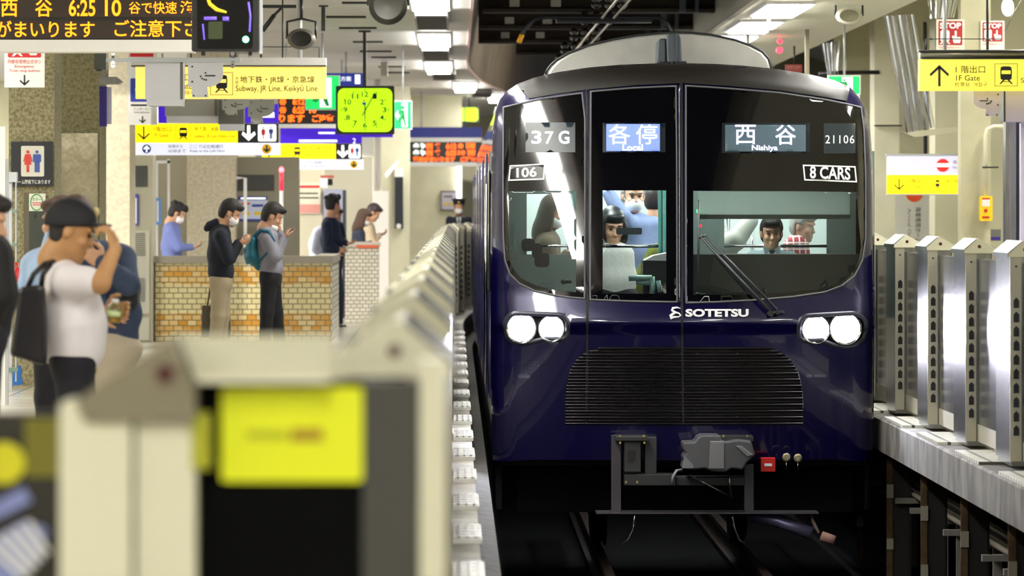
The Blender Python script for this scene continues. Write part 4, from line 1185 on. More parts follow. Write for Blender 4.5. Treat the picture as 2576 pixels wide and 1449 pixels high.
strip(801, 331, 842, 338, 59.99, lw_, pr); strip(752, 350, 848, 359, 59.99, lw_, pr); text('2', 887, 348, 895, 361, 59.99, lw_, pr)
# second LED board behind
Y = 54
t = thing('departure_board', 'orange LED departure board partly behind the clock and the exit sign', 'departure board', W(770, 310, Y))
b = obj('screen', G().pbox(700, 235, 848, 312, Y, .2), mat('board black', ''), t)
obj('housing', G().pbox(700, 312, 848, 322, Y - .02, .25), hous, t)
for s, x0, y0, x1, y1 in (('谷', 702, 248, 721, 264), ('6:12', 736, 246, 766, 264), ('谷', 702, 268, 721, 285), ('6:25', 736, 267, 766, 286), ('10', 778, 268, 796, 285), ('ります', 702, 288, 766, 308), ('ご注意', 785, 288, 842, 308)):
    text(s, x0, y0, x1, y1, Y - .004, amber2, b, .05)
obj('hanger', hang(720, 236, Y + .1), greymetal, t)
Y = 57
t = thing('track_number_sign', 'blue track number sign with a white figure one beside the exit sign', 'sign', W(866, 215, Y))
p = obj('panel', G().pbox(818, 184, 913, 216, Y, .1), mat('lit blue sign', '1c2f96', .5, emit=.3), t)
text('1', 893, 188, 906, 211, Y - .004, lw_, p, .03); text('方面', 857, 192, 883, 204, Y - .004, lw_, p)
obj('hanger', hang(870, 185, Y + .05), greymetal, t)
def exit_sign(x0, y0, x1, y1, Y, label):
    t = thing('exit_sign', label, 'exit sign', W((x0 + x1) / 2, y1, Y))
    obj('case', G().pbox(x0 - 3, y0 - 3, x1 + 3, y1 + 3, Y + .006, .1), white, t)
    p = obj('panel', G().pbox(x0, y0, x1, y1, Y, .02), green, t)
    w = x1 - x0; h = y1 - y0; f = lambda a, b: (x0 + a * w, y0 + b * h)
    obj('doorway', G().pbox(*f(.42, .05), *f(.78, .95), Y - .005, .006), lw_, p)
    g = G().disc(W(*f(.5, .22), Y - .008), .07 * h * Y / FPX, th=.003, n=12)
    g.ppoly([f(.36, .32), f(.58, .30), f(.62, .55), f(.44, .55)], Y - .008, .003).ppoly([f(.44, .55), f(.60, .52), f(.72, .9), f(.62, .92)], Y - .008, .003).ppoly([f(.44, .52), f(.56, .58), f(.30, .80), f(.18, .74)], Y - .008, .003).ppoly([f(.36, .32), f(.44, .36), f(.28, .5), f(.2, .46)], Y - .008, .003)
    obj('running_figure', g, mat('exit green', '0a8a40', .5, emit=.4), p)
    obj('white_arrow', G().ppoly([f(.02, .5), f(.2, .3), f(.2, .42), f(.3, .42), f(.3, .58), f(.2, .58), f(.2, .7)], Y - .006, .003), lw_, p)
    obj('hanger', hang((x0 + x1) / 2, y0, Y + .06), greymetal, t)
exit_sign(770, 192, 852, 274, 51, 'green exit sign immediately left of the green faced clock')
exit_sign(993, 256, 1034, 323, 55, 'green exit sign immediately right of the green faced clock')
# clock
Y = 50.2
t = thing('station_clock', 'square green faced station clock hanging on a black pole', 'clock', W(918, 337, Y))
obj('case', G().rbox(845, 216, 992, 338, Y, .14, 4), mat('clock case', '26241d', .5), t)
f_ = obj('dial', G().rbox(850, 222, 987, 332, Y - .006, .01, 16), mat('lit clock dial', 'a9e800', .5, emit=.75), t)
cx, cy, rx, ry = 918, 276, 55, 46
for k in range(1, 13):
    a = math.radians(30 * k)
    x = cx + 44 * rx / 55 * math.sin(a) * 1.12; y = cy - 39 * math.cos(a)
    w = 5 if k < 10 else 8
    text(str(k), x - w, y - 6.5, x + w, y + 6.5, Y - .010, ink, f_, .012, name='numeral')
g = G()
for k in range(60):
    a = math.radians(6 * k)
    if k % 5: 
        c = W(cx + 59 * math.sin(a), cy - 49.5 * math.cos(a), Y - .009); g.box(c.x - .002, c.x + .002, c.y, c.y + .003, c.z - .003, c.z + .003)
    else:
        g.disc(W(cx + 59 * math.sin(a), cy - 49.5 * math.cos(a), Y - .009), .008, th=.003, n=8)
obj('minute_mark', g, ink, f_)
h_ = G().ppoly([(916.6, 264), (919.4, 264), (918.8, 306), (917.2, 306)], Y - .016, .003)
obj('hour_hand', h_, ink, f_)
obj('minute_hand', G().ppoly([(910, 291), (912, 292), (945, 233), (943, 232)], Y - .02, .003), ink, f_)
obj('emblem', G().ppoly([(913, 251), (919, 252), (916, 257)], Y - .009, .003), mat('orange emblem', 'd06020', .5), f_)
obj('emblem', G().ppoly([(911, 257), (921, 258), (920, 264), (912, 264)], Y - .009, .003), mat('blue emblem', '2060c0', .5), f_)
obj('pole', G().pbox(913, 78, 921, 217, Y + .03, .06).pbox(902, 77, 932, 81, Y + .02, .08), mat('clock pole', '2a2620', .5), t)
Y = 80
t = thing('station_clock', 'small far green faced clock left of the train roof', 'clock', W(1180, 308, Y))
obj('case', G().rbox(1154, 267, 1206, 308, Y, .2, 3), mat('clock case', ''), t)
f_ = obj('dial', G().rbox(1157, 271, 1202, 305, Y - .006, .01, 8), mat('lit clock dial', ''), t)
obj('hand', G().ppoly([(1178, 290), (1180, 290), (1192, 275), (1190, 274)], Y - .012, .003).pbox(1179, 286, 1181, 300, Y - .012, .003), ink, f_)
obj('hanger', hang(1180, 268, Y + .1), black, t)
# far blue LED board
Y = 76
t = thing('departure_board', 'far blue topped LED departure board just left of the train', 'departure board', W(1115, 413, Y))
obj('header', G().pbox(1028, 320, 1212, 346, Y - .02, .3), mat('lit dark blue', '1b2370', .5, emit=.35), t)
b = obj('screen', G().pbox(1030, 356, 1212, 408, Y, .25), mat('board black', ''), t)
obj('housing', G().pbox(1026, 346, 1212, 357, Y - .01, .28).pbox(1026, 408, 1212, 418, Y - .01, .28), hous, t)
for s, x0, y0, x1, y1, m_ in (('各停', 1039, 360, 1070, 374, lw_), ('西 谷', 1072, 360, 1112, 375, amber2), ('6:12', 1122, 360, 1148, 375, amber2), ('8 両', 1152, 360, 1196, 374, amber2), ('各停', 1039, 377, 1070, 391, lw_), ('西 谷', 1072, 377, 1112, 392, amber2), ('6:25', 1122, 377, 1148, 392, amber2), ('10 両', 1152, 377, 1196, 391, amber2), ('電車がまいります', 1040, 394, 1145, 407, amber2), ('ご注意', 1158, 394, 1200, 407, amber2)):
    text(s, x0, y0, x1, y1, Y - .004, m_, b, .06)
obj('hanger', hang(1060, 320, Y + .1).tube([W(1170, 320, Y + .1), W(1170, 240, Y + .1)], .012, 8), greymetal, t)

# loudspeakers
def speaker(cx, cy, rx, ry, Y, shell, cone, label, back=1):
    t = thing('loudspeaker', label, 'loudspeaker', W(cx, cy + ry, Y))
    s = Y / FPX
    c = W(cx, cy, Y)
    obj('shell', G().lathe(c, [(ry * s * .72, -.03), (ry * s * .95, -.02), (ry * s, .02), (ry * s * .9, .14), (ry * s * .5, .24)], (0, 1, 0), n=30, sx=rx / ry, caps=False), shell, t)
    obj('grille', G().lathe(c, [(ry * s * .74, -.026), (ry * s * .5, -.015), (.001, -.008)], (0, 1, 0), n=30, sx=rx / ry, caps=False), cone, t)
    a = W(cx, cy, Y + .1)
    obj('yoke', G().tube([(a.x - rx * s, a.y, a.z), (a.x - rx * s, a.y, a.z + ry * s * 1.6), (a.x, a.y, a.z + ry * s * 1.9), (a.x + rx * s, a.y, a.z + ry * s * 1.6), (a.x + rx * s, a.y, a.z)], .012, 8).tube([(a.x, a.y, a.z + ry * s * 1.9), (a.x, a.y, 3.5)], .015, 8), darksteel, t)
speaker(976, 14, 49, 49, 30, mat('black speaker', '16150f', .5), mat('black cone', '1d1c12', .6), 'round black loudspeaker cut by the top edge')
speaker(758, 98, 36, 27, 42, mat('bronze grey speaker', '6f6c64', .4, .3), mat('brown cone', '1c1a17', .6), 'oval grey loudspeaker above the yellow subway sign')
speaker(2136, 40, 34, 22, 44, mat('cream speaker', 'c9c6b4', .5), mat('tan cone', '7a7660', .6), 'oval cream loudspeaker under the right ceiling')
single('ceiling_bar', G().pbox(660, 12, 745, 20, 42, .05), darksteel, 'short dark bar under the left ceiling at the top edge', 'bar')
single('hanger_tube', G().pbox(808, 14, 818, 78, 44.1, .04).pbox(802, 13, 825, 17, 44.08, .08), darksteel, 'short dark hanger tube between the two loudspeakers', 'hanger')
single('ceiling_camera', G().pbox(958, 155, 975, 190, 60, .2), mat('pale camera', 'b0aca0', .5), 'small pale ceiling camera right of the clock pole', 'camera')
# ---------------------------------------------------------------- left platform : piers, walls, cabinets
agg = mat('speckled olive aggregate', '9a9273', 0.85, noise=0.55, nscale=38, col2='6d6648', bump=0.4)
agg2 = mat('darker olive aggregate', '858063', 0.85, noise=0.4, nscale=30, col2='68623f', bump=0.4)
agg3 = mat('pale beige aggregate', 'd2c8ae', 0.8, noise=0.2, nscale=25, bump=0.3)
def column(x0, x1, base, label, m, th=1.0, top=3.5, name='pillar', z0=0.0):
    Y = EYE * FPX / (base - VY)
    a = W(x0, base, Y); b = W(x1, base, Y)
    return single(name, G().box(a.x, b.x, Y, Y + th, z0, top), m, label, 'pillar'), Y
_, YA = column(22, 137, 972, 'speckled olive pillar carrying the black restroom sign', agg, .7)
_, YB = column(134, 250, 905, 'darker olive pillar behind the man in the white shirt', agg2, .9)
_, YC = column(246, 326, 880, 'pale beige pillar beside the louvred cabinet', agg3, .9)
_, YD = column(470, 592, 830, 'beige pillar rising behind the tiled parapet', agg3, .9)
_, YE = column(750, 812, 805, 'beige pillar with a red and white poster', mat('beige render', 'c8c2aa', .7), .8)
_, YF = column(930, 1030, 765, 'cream pillar with a tall dark display beside the far wall', wallc, .8)
_, YG = column(1030, 1162, 748, 'wide cream pier under the blue departure board', wallc, .8)
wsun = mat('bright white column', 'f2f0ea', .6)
column(902, 940, 778, 'bright white column behind the seated passengers', wsun, .4)
column(944, 958, 777, 'thin bright white pipe column beside the white column', wsun, .2)
single('white_cabinet', G().pbox(903, 480, 978, 785, 67.0, .4), wsun, 'sunlit white cabinet behind the passengers at the far parapet', 'cabinet')
single('steel_cladding', G().pbox(147, 335, 246, 905, YB - .06, .05), mat('rippled steel cladding', '8d8672', 0.16, .9, bump=.35, nscale=2.5, stretch=(2, 1, 1.2)), 'rippled stainless cladding on the darker olive pillar', 'cladding')
# left edge : white notice board on a grey stand
t = thing('notice_board', 'tall bright white notice board cut by the left edge', 'notice board', W(0, 1022, 35))
obj('board', G().pbox(-130, 318, 13, 1022, 35, .06), white, t)
obj('edge_strip', G().pbox(13, 400, 20, 1022, 35.01, .06), greymetal, t)
text('い。', 1, 549, 7, 556, 34.995, ink, t); text('er', 0, 557, 6, 562, 34.995, ink, t)
t = thing('gate_stand', 'slim grey stand with clear panels between the white board and the olive pillar', 'stand', W(32, 1000, 37))
obj('post', G().pbox(20, 433, 30, 985, 37, .05).pbox(38, 455, 41, 960, 37, .05), greymetal, t)
obj('top_box', G().pbox(20, 433, 42, 458, 36.98, .1), greymetal, t)
obj('bracket', G().pbox(30, 528, 42, 535, 36.98, .05).pbox(30, 612, 42, 619, 36.98, .05).pbox(30, 668, 42, 676, 36.98, .05).pbox(20, 925, 44, 935, 36.98, .05), mat('grey green clamp', '6f8a80', .4), t)
single('extinguisher', G().lathe(W(40, 718, 37.0), [(.001, .19), (.02, .18), (.02, .15), (.045, .12), (.05, .0), (.04, -.02), (.001, -.02)], (0, 0, 1)), mat('red enamel', 'c4180f', .3), 'small red extinguisher by the grey stand at the left edge', 'fire extinguisher')
single('wheel_chock', G().ppoly([(30, 970), (30, 945), (42, 922), (50, 920), (54, 938), (50, 945), (56, 960), (54, 968)], 38, .1), mat('bright blue plastic', '1c63b0', .4), 'blue plastic block at the foot of the olive pillar', 'block')
# restroom sign
Y = YA - .05
t = thing('restroom_sign', 'black restroom sign with red and blue figures on the olive pillar', 'sign', W(80, 468, Y))
p = obj('panel', G().pbox(28, 356, 133, 468, Y, .05), mat('navy black panel', '14181f', .4), t)
w_ = obj('white_field', G().rbox(53, 367, 111, 444, Y - .004, .005, 4), mat('pale sign field', 'cfccc0', .5), p)
person_icon(70, 378, 55, Y - .009, mat('figure red', 'c8372f', .5), w_, True); person_icon(93, 378, 55, Y - .009, mat('figure blue', '3850a0', .5), w_)
text('ホーム階段下にあります', 38, 452, 127, 463, Y - .004, white, p, .01)
t = thing('manner_poster', 'small white poster with a green oval on the olive pillar', 'poster', W(93, 530, Y))
p = obj('sheet', G().pbox(73, 487, 114, 531, Y, .02), mat('pale sheet', 'd8d6c8', .6), t)
g = G(); cc = W(92, 509, Y - .003)
pts = [(92 + 15 * math.cos(a * math.pi / 16), 509 + 20 * math.sin(a * math.pi / 16)) for a in range(33)]
g.tube([W(x, y, Y - .003) for x, y in pts], .004, 6)
obj('oval', g, mat('poster green', '2f9a50', .5), p)
text('マナー', 81, 498, 104, 506, Y - .003, mat('poster green', ''), p, .02); strip(80, 509, 105, 512, Y - .003, red, p); strip(82, 514, 103, 517, Y - .003, red, p)
t = thing('fire_hose_cabinet', 'narrow dark cabinet recessed in the olive pillar under the white poster', 'cabinet', W(95, 720, Y))
obj('body', G().pbox(60, 485, 73, 720, Y + .01, .04), mat('cabinet brown', '5c5444', .5), t)
obj('door', G().pbox(73, 531, 115, 900, Y + .01, .04), mat('cabinet slate', '40443f', .35, .4), t)
obj('lock', G().disc(W(88, 544, Y), .012, th=.02), darksteel, t)
# purple hanging sign seen edge on, small box, dark box
t = thing('hanging_sign', 'small purple edged sign seen side on, hanging on the beige pillar', 'sign', W(262, 318, 43))
obj('panel', G().pbox(250, 217, 268, 318, 43, .08), mat('indigo sign edge', '23107a', .5), t)
obj('side', G().pbox(268, 219, 280, 312, 43.02, .06), mat('pale lilac side', 'b4b0cc', .5), t)
obj('hanger', hang(270, 195, 43.05), greymetal, t)
obj('canopy', G().ppoly([(250, 193), (292, 193), (308, 205), (298, 212), (250, 212)], 42.9, .2), steel, t)
t = thing('junction_box', 'dark grey junction box at the left end of the monitor rail', 'box', W(252, 178, 38.0))
obj('case', G().pbox(237, 132, 267, 175, 38.0, .15), mat('dark green grey box', '34372f', .5), t)
obj('cable_gland', G().disc(W(246, 178, 38.05), .012, (0, 0, -1), .03).disc(W(253, 178, 38.05), .012, (0, 0, -1), .03), black, t)
# louvred cabinet beside the parapet
Y = 51.6
cabm = mat('cabinet beige grey', 'a9a590', .5)
t = thing('equipment_cabinet', 'beige equipment cabinet with grille and louvres between the pale pillar and the tiled parapet', 'cabinet', W(357, 862, Y))
obj('body', G().pbox(322, 385, 384, 862, Y, .6), cabm, t)
obj('grille', G().pbox(326, 417, 371, 470, Y - .01, .02), mat('dark grille', '24272a', .4), t)
g = G()
for k in range(11): g.pbox(327 + 4 * k, 418, 328.3 + 4 * k, 470, Y - .02, .012)
obj('grille_bar', g, mat('grille bar', '6a6c68', .5), t)
d_ = obj('louvred_door', G().pbox(324, 580, 376, 790, Y - .02, .03), mat('louvre door', 'b9b7a8', .5), t)
g = G()
for k in range(24): g.pbox(327, 586 + 5 * k if k < 12 else 700 + 5 * (k - 12) , 365, 588.5 + 5 * k if k < 12 else 702.5 + 5 * (k - 12), Y - .03, .012)
obj('louvre', g, mat('louvre shade', '7d7c70', .5), d_)
obj('lower_door', G().pbox(326, 800, 376, 856, Y - .02, .03), mat('louvre door', ''), t)
t = thing('framed_notice', 'blue edged notice on the beige cabinet', 'notice', W(337, 565, Y - .04))
obj('frame', G().pbox(326, 488, 348, 566, Y - .04, .03), blu, t)
p = obj('sheet', G().pbox(328, 498, 344, 562, Y - .046, .01), mat('notice white', 'e4e6ee', .5), t)
obj('print', G().pbox(330, 520, 340, 523, Y - .05, .004).pbox(330, 528, 340, 530, Y - .05, .004), blu, p)
# tiled parapet : long wall, its end face, and the next one
tilem = brickmat('cream glazed tiles', 'e6dcae', 'dccf9a', '8a7a58', 1.0, 0.25, 0.105, 0.062, 0.006, 'XZ')
tileo = brickmat('ochre mixed tiles', 'd59a35', 'e8d9a6', '8a7448', 1.0, 0.25, 0.105, 0.062, 0.006, 'XZ', .5, -.15)
tileg = brickmat('grey cream tiles', 'd8d4c6', 'c9c5b8', '8f8a80', 1.0, 0.25, 0.105, 0.062, 0.006, 'YZ')
tilen = brickmat('pale tiles', 'dcd8c8', 'cfcbb8', '8f8a80', 1.0, 0.25, 0.08, 0.05, 0.006, 'XZ')
Y = EYE * FPX / 330.0
t = thing('tiled_parapet', 'cream and ochre tiled parapet around the stairs behind the two young men', 'parapet', W(610, 860, Y))
x0, x1 = W(390, 860, Y).x, W(832, 860, Y).x
zt = lambda py: EYE - (py - VY) * Y / FPX
obj('tiles', G().box(x0, x1, Y, Y + .2, 0, zt(662)), tilem, t)
obj('ochre_band', G().box(x0 + .08, x1, Y - .006, Y + .1, zt(715), zt(672)).box(x0 + .02, x1, Y - .006, Y + .1, zt(840), zt(788)), tileo, t)
obj('coping', G().box(x0 - .03, x1 + .03, Y - .03, Y + .25, zt(662), zt(644)), mat('grey stone coping', '9b9588', .5), t)
obj('end_face', G().box(x1, x1 + .012, Y, Y + 3.2, 0, zt(660)), tileg, t)
obj('end_coping', G().box(x1 - .2, x1 + .03, Y + .25, Y + 3.2, zt(662), zt(644)), mat('grey stone coping', ''), t)
Y2 = 60.5
t = thing('tiled_parapet', 'short grey tiled parapet beside the woman in the dark jacket', 'parapet', W(905, 812, Y2))
a, b = W(868, 812, Y2).x, W(953, 812, Y2).x
z2 = EYE - (620 - VY) * Y2 / FPX
obj('tiles', G().box(a, b, Y2, Y2 + .25, 0, z2), tilen, t)
obj('coping', G().box(a - .05, b + .02, Y2 - .03, Y2 + .3, z2, z2 + .06), mat('pale stone coping', 'c4beb2', .4), t)
obj('red_strip', G().box(a + .15, b, Y2 - .035, Y2 - .02, z2 - .02, z2 + .02), mat('orange red strip', 'd86a48', .5), t)
single('stair_rail_wall', G().pbox(830, 618, 900, 640, 64, .2), mat('grey stone coping', ''), 'grey coping of the far side of the stair opening', 'coping')
# recess between the pillars : vending like vent panel
Y = 57.5
t = thing('vent_panel', 'grey panel with a dark vent grille and a blue poster behind the parapet', 'vent', W(647, 640, Y))
obj('body', G().pbox(592, 395, 752, 830, Y, .3), mat('warm grey panel', '8f8a78', .6), t)
obj('grille', G().pbox(594, 440, 690, 480, Y - .01, .02), mat('dark grille', ''), t)
g = G()
for k in range(20): g.pbox(596 + 4.8 * k, 441, 597.5 + 4.8 * k, 480, Y - .02, .012)
obj('grille_bar', g, mat('grille bar', ''), t)
g = G()
for k in range(14): g.pbox(594, 572 + 5 * k, 690, 574 + 5 * k, Y - .01, .012)
obj('louvre', g, mat('louvre shade', ''), t)
t = thing('blue_poster', 'white poster with blue headers behind the hooded young man', 'poster', W(637, 556, Y - .03))
p = obj('sheet', G().pbox(600, 494, 673, 556, Y - .03, .02), mat('poster pale blue', 'c9d2ec', .5), t)
obj('header', G().pbox(600, 494, 673, 503, Y - .035, .01), blu, p)
obj('footer', G().pbox(600, 551, 673, 556, Y - .035, .01), blu, p)
obj('yellow_box', G().pbox(610, 533, 628, 541, Y - .035, .01).pbox(640, 533, 657, 541, Y - .035, .01), mat('poster yellow', 'e8c820', .5), p)
strip(606, 496, 668, 502, Y - .038, lw_, p); strip(608, 508, 628, 516, Y - .035, red, p); strip(634, 512, 662, 522, Y - .035, blu, p)
single('bent_pipe', G().tube([W(617, 832, 56.5), W(617, 448, 56.5), W(594, 448, 56.5)], .022, 10), white, 'white bent pipe in front of the vent panel', 'pipe')
t = thing('signal_pole', 'slim white pole with a glowing red top beside the vent panel', 'pole', W(708, 640, 56))
obj('pole', G().tube([W(708, 835, 56), W(708, 480, 56)], .024, 10), white, t)
obj('red_tube', G().tube([W(708, 480, 56), W(708, 425, 56)], .022, 10), mat('red lit tube', 'ff1a2a', .4, emit=2.5), t)
obj('lamp', G().ell(W(708, 428, 56), .03, .03, .04), mat('red lamp', 'ff4048', .4, emit=8), t)
t = thing('poster_board', 'white poster board with red headline on the beige pillar', 'poster', W(778, 540, YE - .04))
p = obj('board', G().pbox(751, 458, 806, 538, YE - .04, .03), mat('poster board', 'd4d0bc', .5), t)
strip(754, 465, 804, 474, YE - .046, red, p); strip(754, 484, 800, 489, YE - .045, ink, p); strip(754, 495, 800, 500, YE - .045, ink, p)
obj('red_panel', G().pbox(752, 514, 805, 536, YE - .046, .006), mat('pale red panel', 'cf8f86', .5), p)
t = thing('ticket_machine', 'lilac grey machine cabinet behind the man in the navy suit', 'machine', W(838, 640, 62))
obj('body', G().pbox(814, 476, 862, 805, 62, .5), mat('lilac grey case', '9a9ab0', .5), t)
obj('edge', G().pbox(862, 478, 870, 800, 62.02, .4), mat('machine edge', '4c5258', .5), t)
t = thing('wall_speaker_box', 'white and black box with a red card above the lilac machine', 'box', W(822, 470, 61.5))
obj('case', G().pbox(805, 448, 824, 472, 61.5, .2), white, t)
obj('lens', G().pbox(824, 450, 836, 466, 61.55, .2), black, t)
obj('card', G().pbox(806, 441, 840, 448, 61.6, .05), mat('dull red card', 'a8554c', .5), t)
single('recess_wall', G().pbox(390, 380, 470, 830, 58, .3), mat('mid grey brown wall', '8a8472', .6), 'grey brown wall behind the man in the blue shirt', 'wall panel')
single('glass_frame', G().pbox(391, 410, 397, 832, 56.6, .05).pbox(421, 400, 427, 832, 56.6, .05).pbox(391, 404, 427, 411, 56.6, .05), white, 'sunlit white frame left of the man in the blue shirt', 'frame')
t = thing('blue_notice_strip', 'narrow blue and white notice on the sunlit frame', 'notice', W(399, 565, 56.56))
obj('strip', G().pbox(392, 498, 405, 565, 56.56, .04), mat('light blue strip', '5a8fd8', .5), t)
obj('print', G().pbox(394, 505, 399, 558, 56.555, .01), white, t)
single('wall_panel', G().pbox(812, 395, 935, 800, 66, .3), mat('grey beige panel', 'b4b09c', .6), 'grey beige wall behind the lilac machine', 'wall panel')
single('rear_wall', G().pbox(-200, 130, 640, 900, 70, .3), wallc, 'cream rear wall seen between the pillars on the left', 'wall panel')
t = thing('display_column', 'tall narrow dark display with a white cap on the cream pillar', 'display', W(1003, 575, YF - .1))
obj('screen', G().pbox(993, 445, 1014, 575, YF - .1, .08), mat('display navy', '1c222c', .3), t)
obj('cap', G().pbox(993, 421, 1015, 445, YF - .1, .08), white, t)
obj('round_lamp', G().disc(W(1003, 569, YF - .12), .04, th=.02), white, t)
single('wall_lamp', G().ppoly([(968, 437), (972, 448), (1002, 412), (1002, 402)], 64, .1), white, 'slanted white lamp bracket beside the tall dark display', 'lamp')
t = thing('framed_notice', 'grey framed notice beside the station guard', 'notice', W(1128, 532, YG - .05))
obj('frame', G().pbox(1108, 480, 1148, 531, YG - .05, .04), mat('notice frame', '6f6a66', .5), t)
p = obj('sheet', G().pbox(1111, 484, 1145, 527, YG - .055, .01), mat('notice lilac', 'c8c4d4', .5), t)
strip(1116, 492, 1138, 497, YG - .058, ink, p)
obj('yellow_dot', G().disc(W(1121, 513, YG - .058), .03, th=.01).disc(W(1134, 512, YG - .058), .03, th=.01), mat('poster yellow', ''), p)
single('tube_lamp', G().pbox(1149, 414, 1160, 500, YG - .08, .09), mat('lit tube', 'ffffff', .4, emit=3), 'vertical white tube lamp above the station guard', 'lamp')

# ---------------------------------------------------------------- right platform background
Y = 40
t = thing('gate_direction_sign', 'yellow sign with an up arrow to the first floor gate, upper right corner', 'sign', W(2450, 228, Y))
p = obj('panel', G().pbox(2314, 149, 2640, 228, Y, .16), mat('lit lemon sign', 'efe04c', .5, emit=.5), t)
c_ = obj('canopy', G().tube([W(2314, 136, Y + .05), W(2640, 136, Y + .05)], .038, 14), mat('aged steel canopy', '9a9680', .3, .7), t)
obj('canopy_edge', G().pbox(2312, 126, 2640, 130, Y - .02, .2).pbox(2318, 146, 2640, 149, Y - .01, .1), darksteel, c_)
obj('arrow', arrow(G(), 2363, 190, 54, Y - .004, True, lw=.11), ink, p)
text('1 階出口', 2404, 165, 2478, 184, Y - .004, ink, p, .005); text('1F Gate', 2405, 189, 2465, 203, Y - .004, ink, p, .005); text('检票处  개찰구', 2402, 207, 2483, 218, Y - .004, ink, p)
train_icon(2502, 160, 2560, 217, Y - .004, ink, p)
text('S', 2568, 196, 2577, 208, Y - .004, ink, p)
obj('hanger', hang(2376, 128, Y + .06, r=.018), greymetal, t)
obj('wire_post', G().tube([W(2330, 98, Y), W(2520, 98, Y)], .004, 6).tube([W(2330, 98, Y), W(2328, 126, Y)], .005, 6).tube([W(2337, 98, Y), W(2345, 98, Y)], .009, 8), darksteel, t)
# driver monitors right
lil = mat('lilac white box', 'bdb6dc', .5)
fan(2484, 230, 70, 62, 40.3, lil, 'lilac fan shaped bracket under the yellow gate sign', -1)
t = thing('driver_monitor', 'lilac monitor box at the right edge under the yellow gate sign', 'monitor', W(2560, 305, 40.3), 'grey driver monitor boxes')
obj('case', G().pbox(2529, 229, 2660, 306, 40.3, .3), lil, t)
obj('side_panel', G().pbox(2525, 229, 2529, 306, 40.29, .3), darksteel, t)
single('lilac_board', G().pbox(2568, 310, 2660, 1000, 40.6, .1), mat('bright lilac panel', 'ded8f6', .5), 'tall pale lilac panel at the right edge', 'panel')
single('steel_column', G().pbox(2530, 306, 2556, 650, 41, .2), steel, 'stainless column at the right edge behind the gates', 'column')
single('dark_post', G().pbox(2556, 306, 2568, 650, 41.1, .2), mat('navy post', '20222e', .4), 'dark post beside the stainless column', 'post')
single('white_pillar', G().box(W(2417, 0, 44).x, W(2492, 0, 44).x, 44, 44.25, 0, 4.6), mat('warm grey pillar', 'b3ae92', .7, noise=.15, nscale=3), 'warm grey pillar behind the yellow phone box', 'pillar')
single('white_pillar', G().box(W(2352, 0, 50).x, W(2420, 0, 50).x, 50, 50.6, 0, 4.6), mat('cream pillar paint', 'd2cfb2', .7), 'cream pillar behind the red stop sign', 'pillar')
single('corner_wall', G().box(W(2492, 0, 47).x, 8.9, 47, 47.3, 0, 4.6), mat('grey cream wall', 'a8a58c', .7), 'grey cream wall behind the right edge', 'wall panel')
single('white_pillar', G().box(W(2200, 0, 54).x, W(2262, 0, 54).x, 54, 54.6, 0, 4.6), wallc, 'cream pillar between the train and the no entry sign', 'pillar')
single('far_pillar', G().box(W(2130, 0, 60).x, W(2205, 0, 60).x, 60, 60.6, 0, 4.6), mat('olive cream pillar', 'b5b294', .7), 'olive cream pillar behind the top right corner of the train', 'pillar')
single('pipe_post', G().pbox(2026, 45, 2036, 260, 50, .08), mat('brown post', '7a735c', .5), 'thin brown hanger post above the right end of the train roof', 'post')
single('pipe_post', G().pbox(1878, 50, 1886, 130, 50.5, .08), mat('brown post', ''), 'thin brown hanger post between the right ceiling lights', 'post')
single('conduit', G().tube([W(2212, 182, 54), W(2110, 183, 54), W(2060, 186, 54)], .025, 8), darksteel, 'dark horizontal conduit above the right exit sign', 'pipe')
single('conduit_band', G().pbox(2200, 314, 2270, 318, 53.9, .05), darksteel, 'thin dark band around the cream pillar', 'band')
exit_sign(2086, 192, 2162, 236, 47, 'green exit sign behind the top right corner of the train')
# plastic sheets draped from the right ceiling
shm = glass('plastic sheet', (0.86, 0.88, 0.90), 0.10, .25)
def sheet(pts, Y, label):
    n = 22
    g = G(); v = []; f = []
    (x0, y0), (x1, y1), (x2, y2), (x3, y3) = pts
    for j in range(13):
        b = j / 12
        for i in range(n + 1):
            a = i / n
            x = (x0 * (1 - a) + x1 * a) * (1 - b) + (x3 * (1 - a) + x2 * a) * b
            y = (y0 * (1 - a) + y1 * a) * (1 - b) + (y3 * (1 - a) + y2 * a) * b
            v.append(W(x, y, Y + .06 * math.sin(a * 17) + .05 * math.sin(a * 31 + 2 * b)))
    for j in range(12):
        for i in range(n):
            k = j * (n + 1) + i; f.append((k, k + 1, k + n + 2, k + n + 1))
    g.add(v, f, True)
    return single('plastic_sheet', g, shm, label, 'sheet', 'clear plastic sheets hung under the right ceiling')
sheet([(2222, 40), (2300, 36), (2352, 320), (2280, 335)], 46, 'clear plastic sheet hanging left of the red stop sign')
sheet([(2330, -20), (2420, -40), (2400, 44), (2340, 47)], 43.6, 'clear plastic sheet hanging above the left stop sign')
sheet([(2065, 110), (2115, 102), (2108, 200), (2085, 205)], 53.9, 'small clear plastic sheet above the right exit sign')
struct('trim_4', G().ppoly([(2270, 332), (2420, 318), (2420, 330), (2300, 345)], 46.5, .3), mat('grey cream wall', ''))
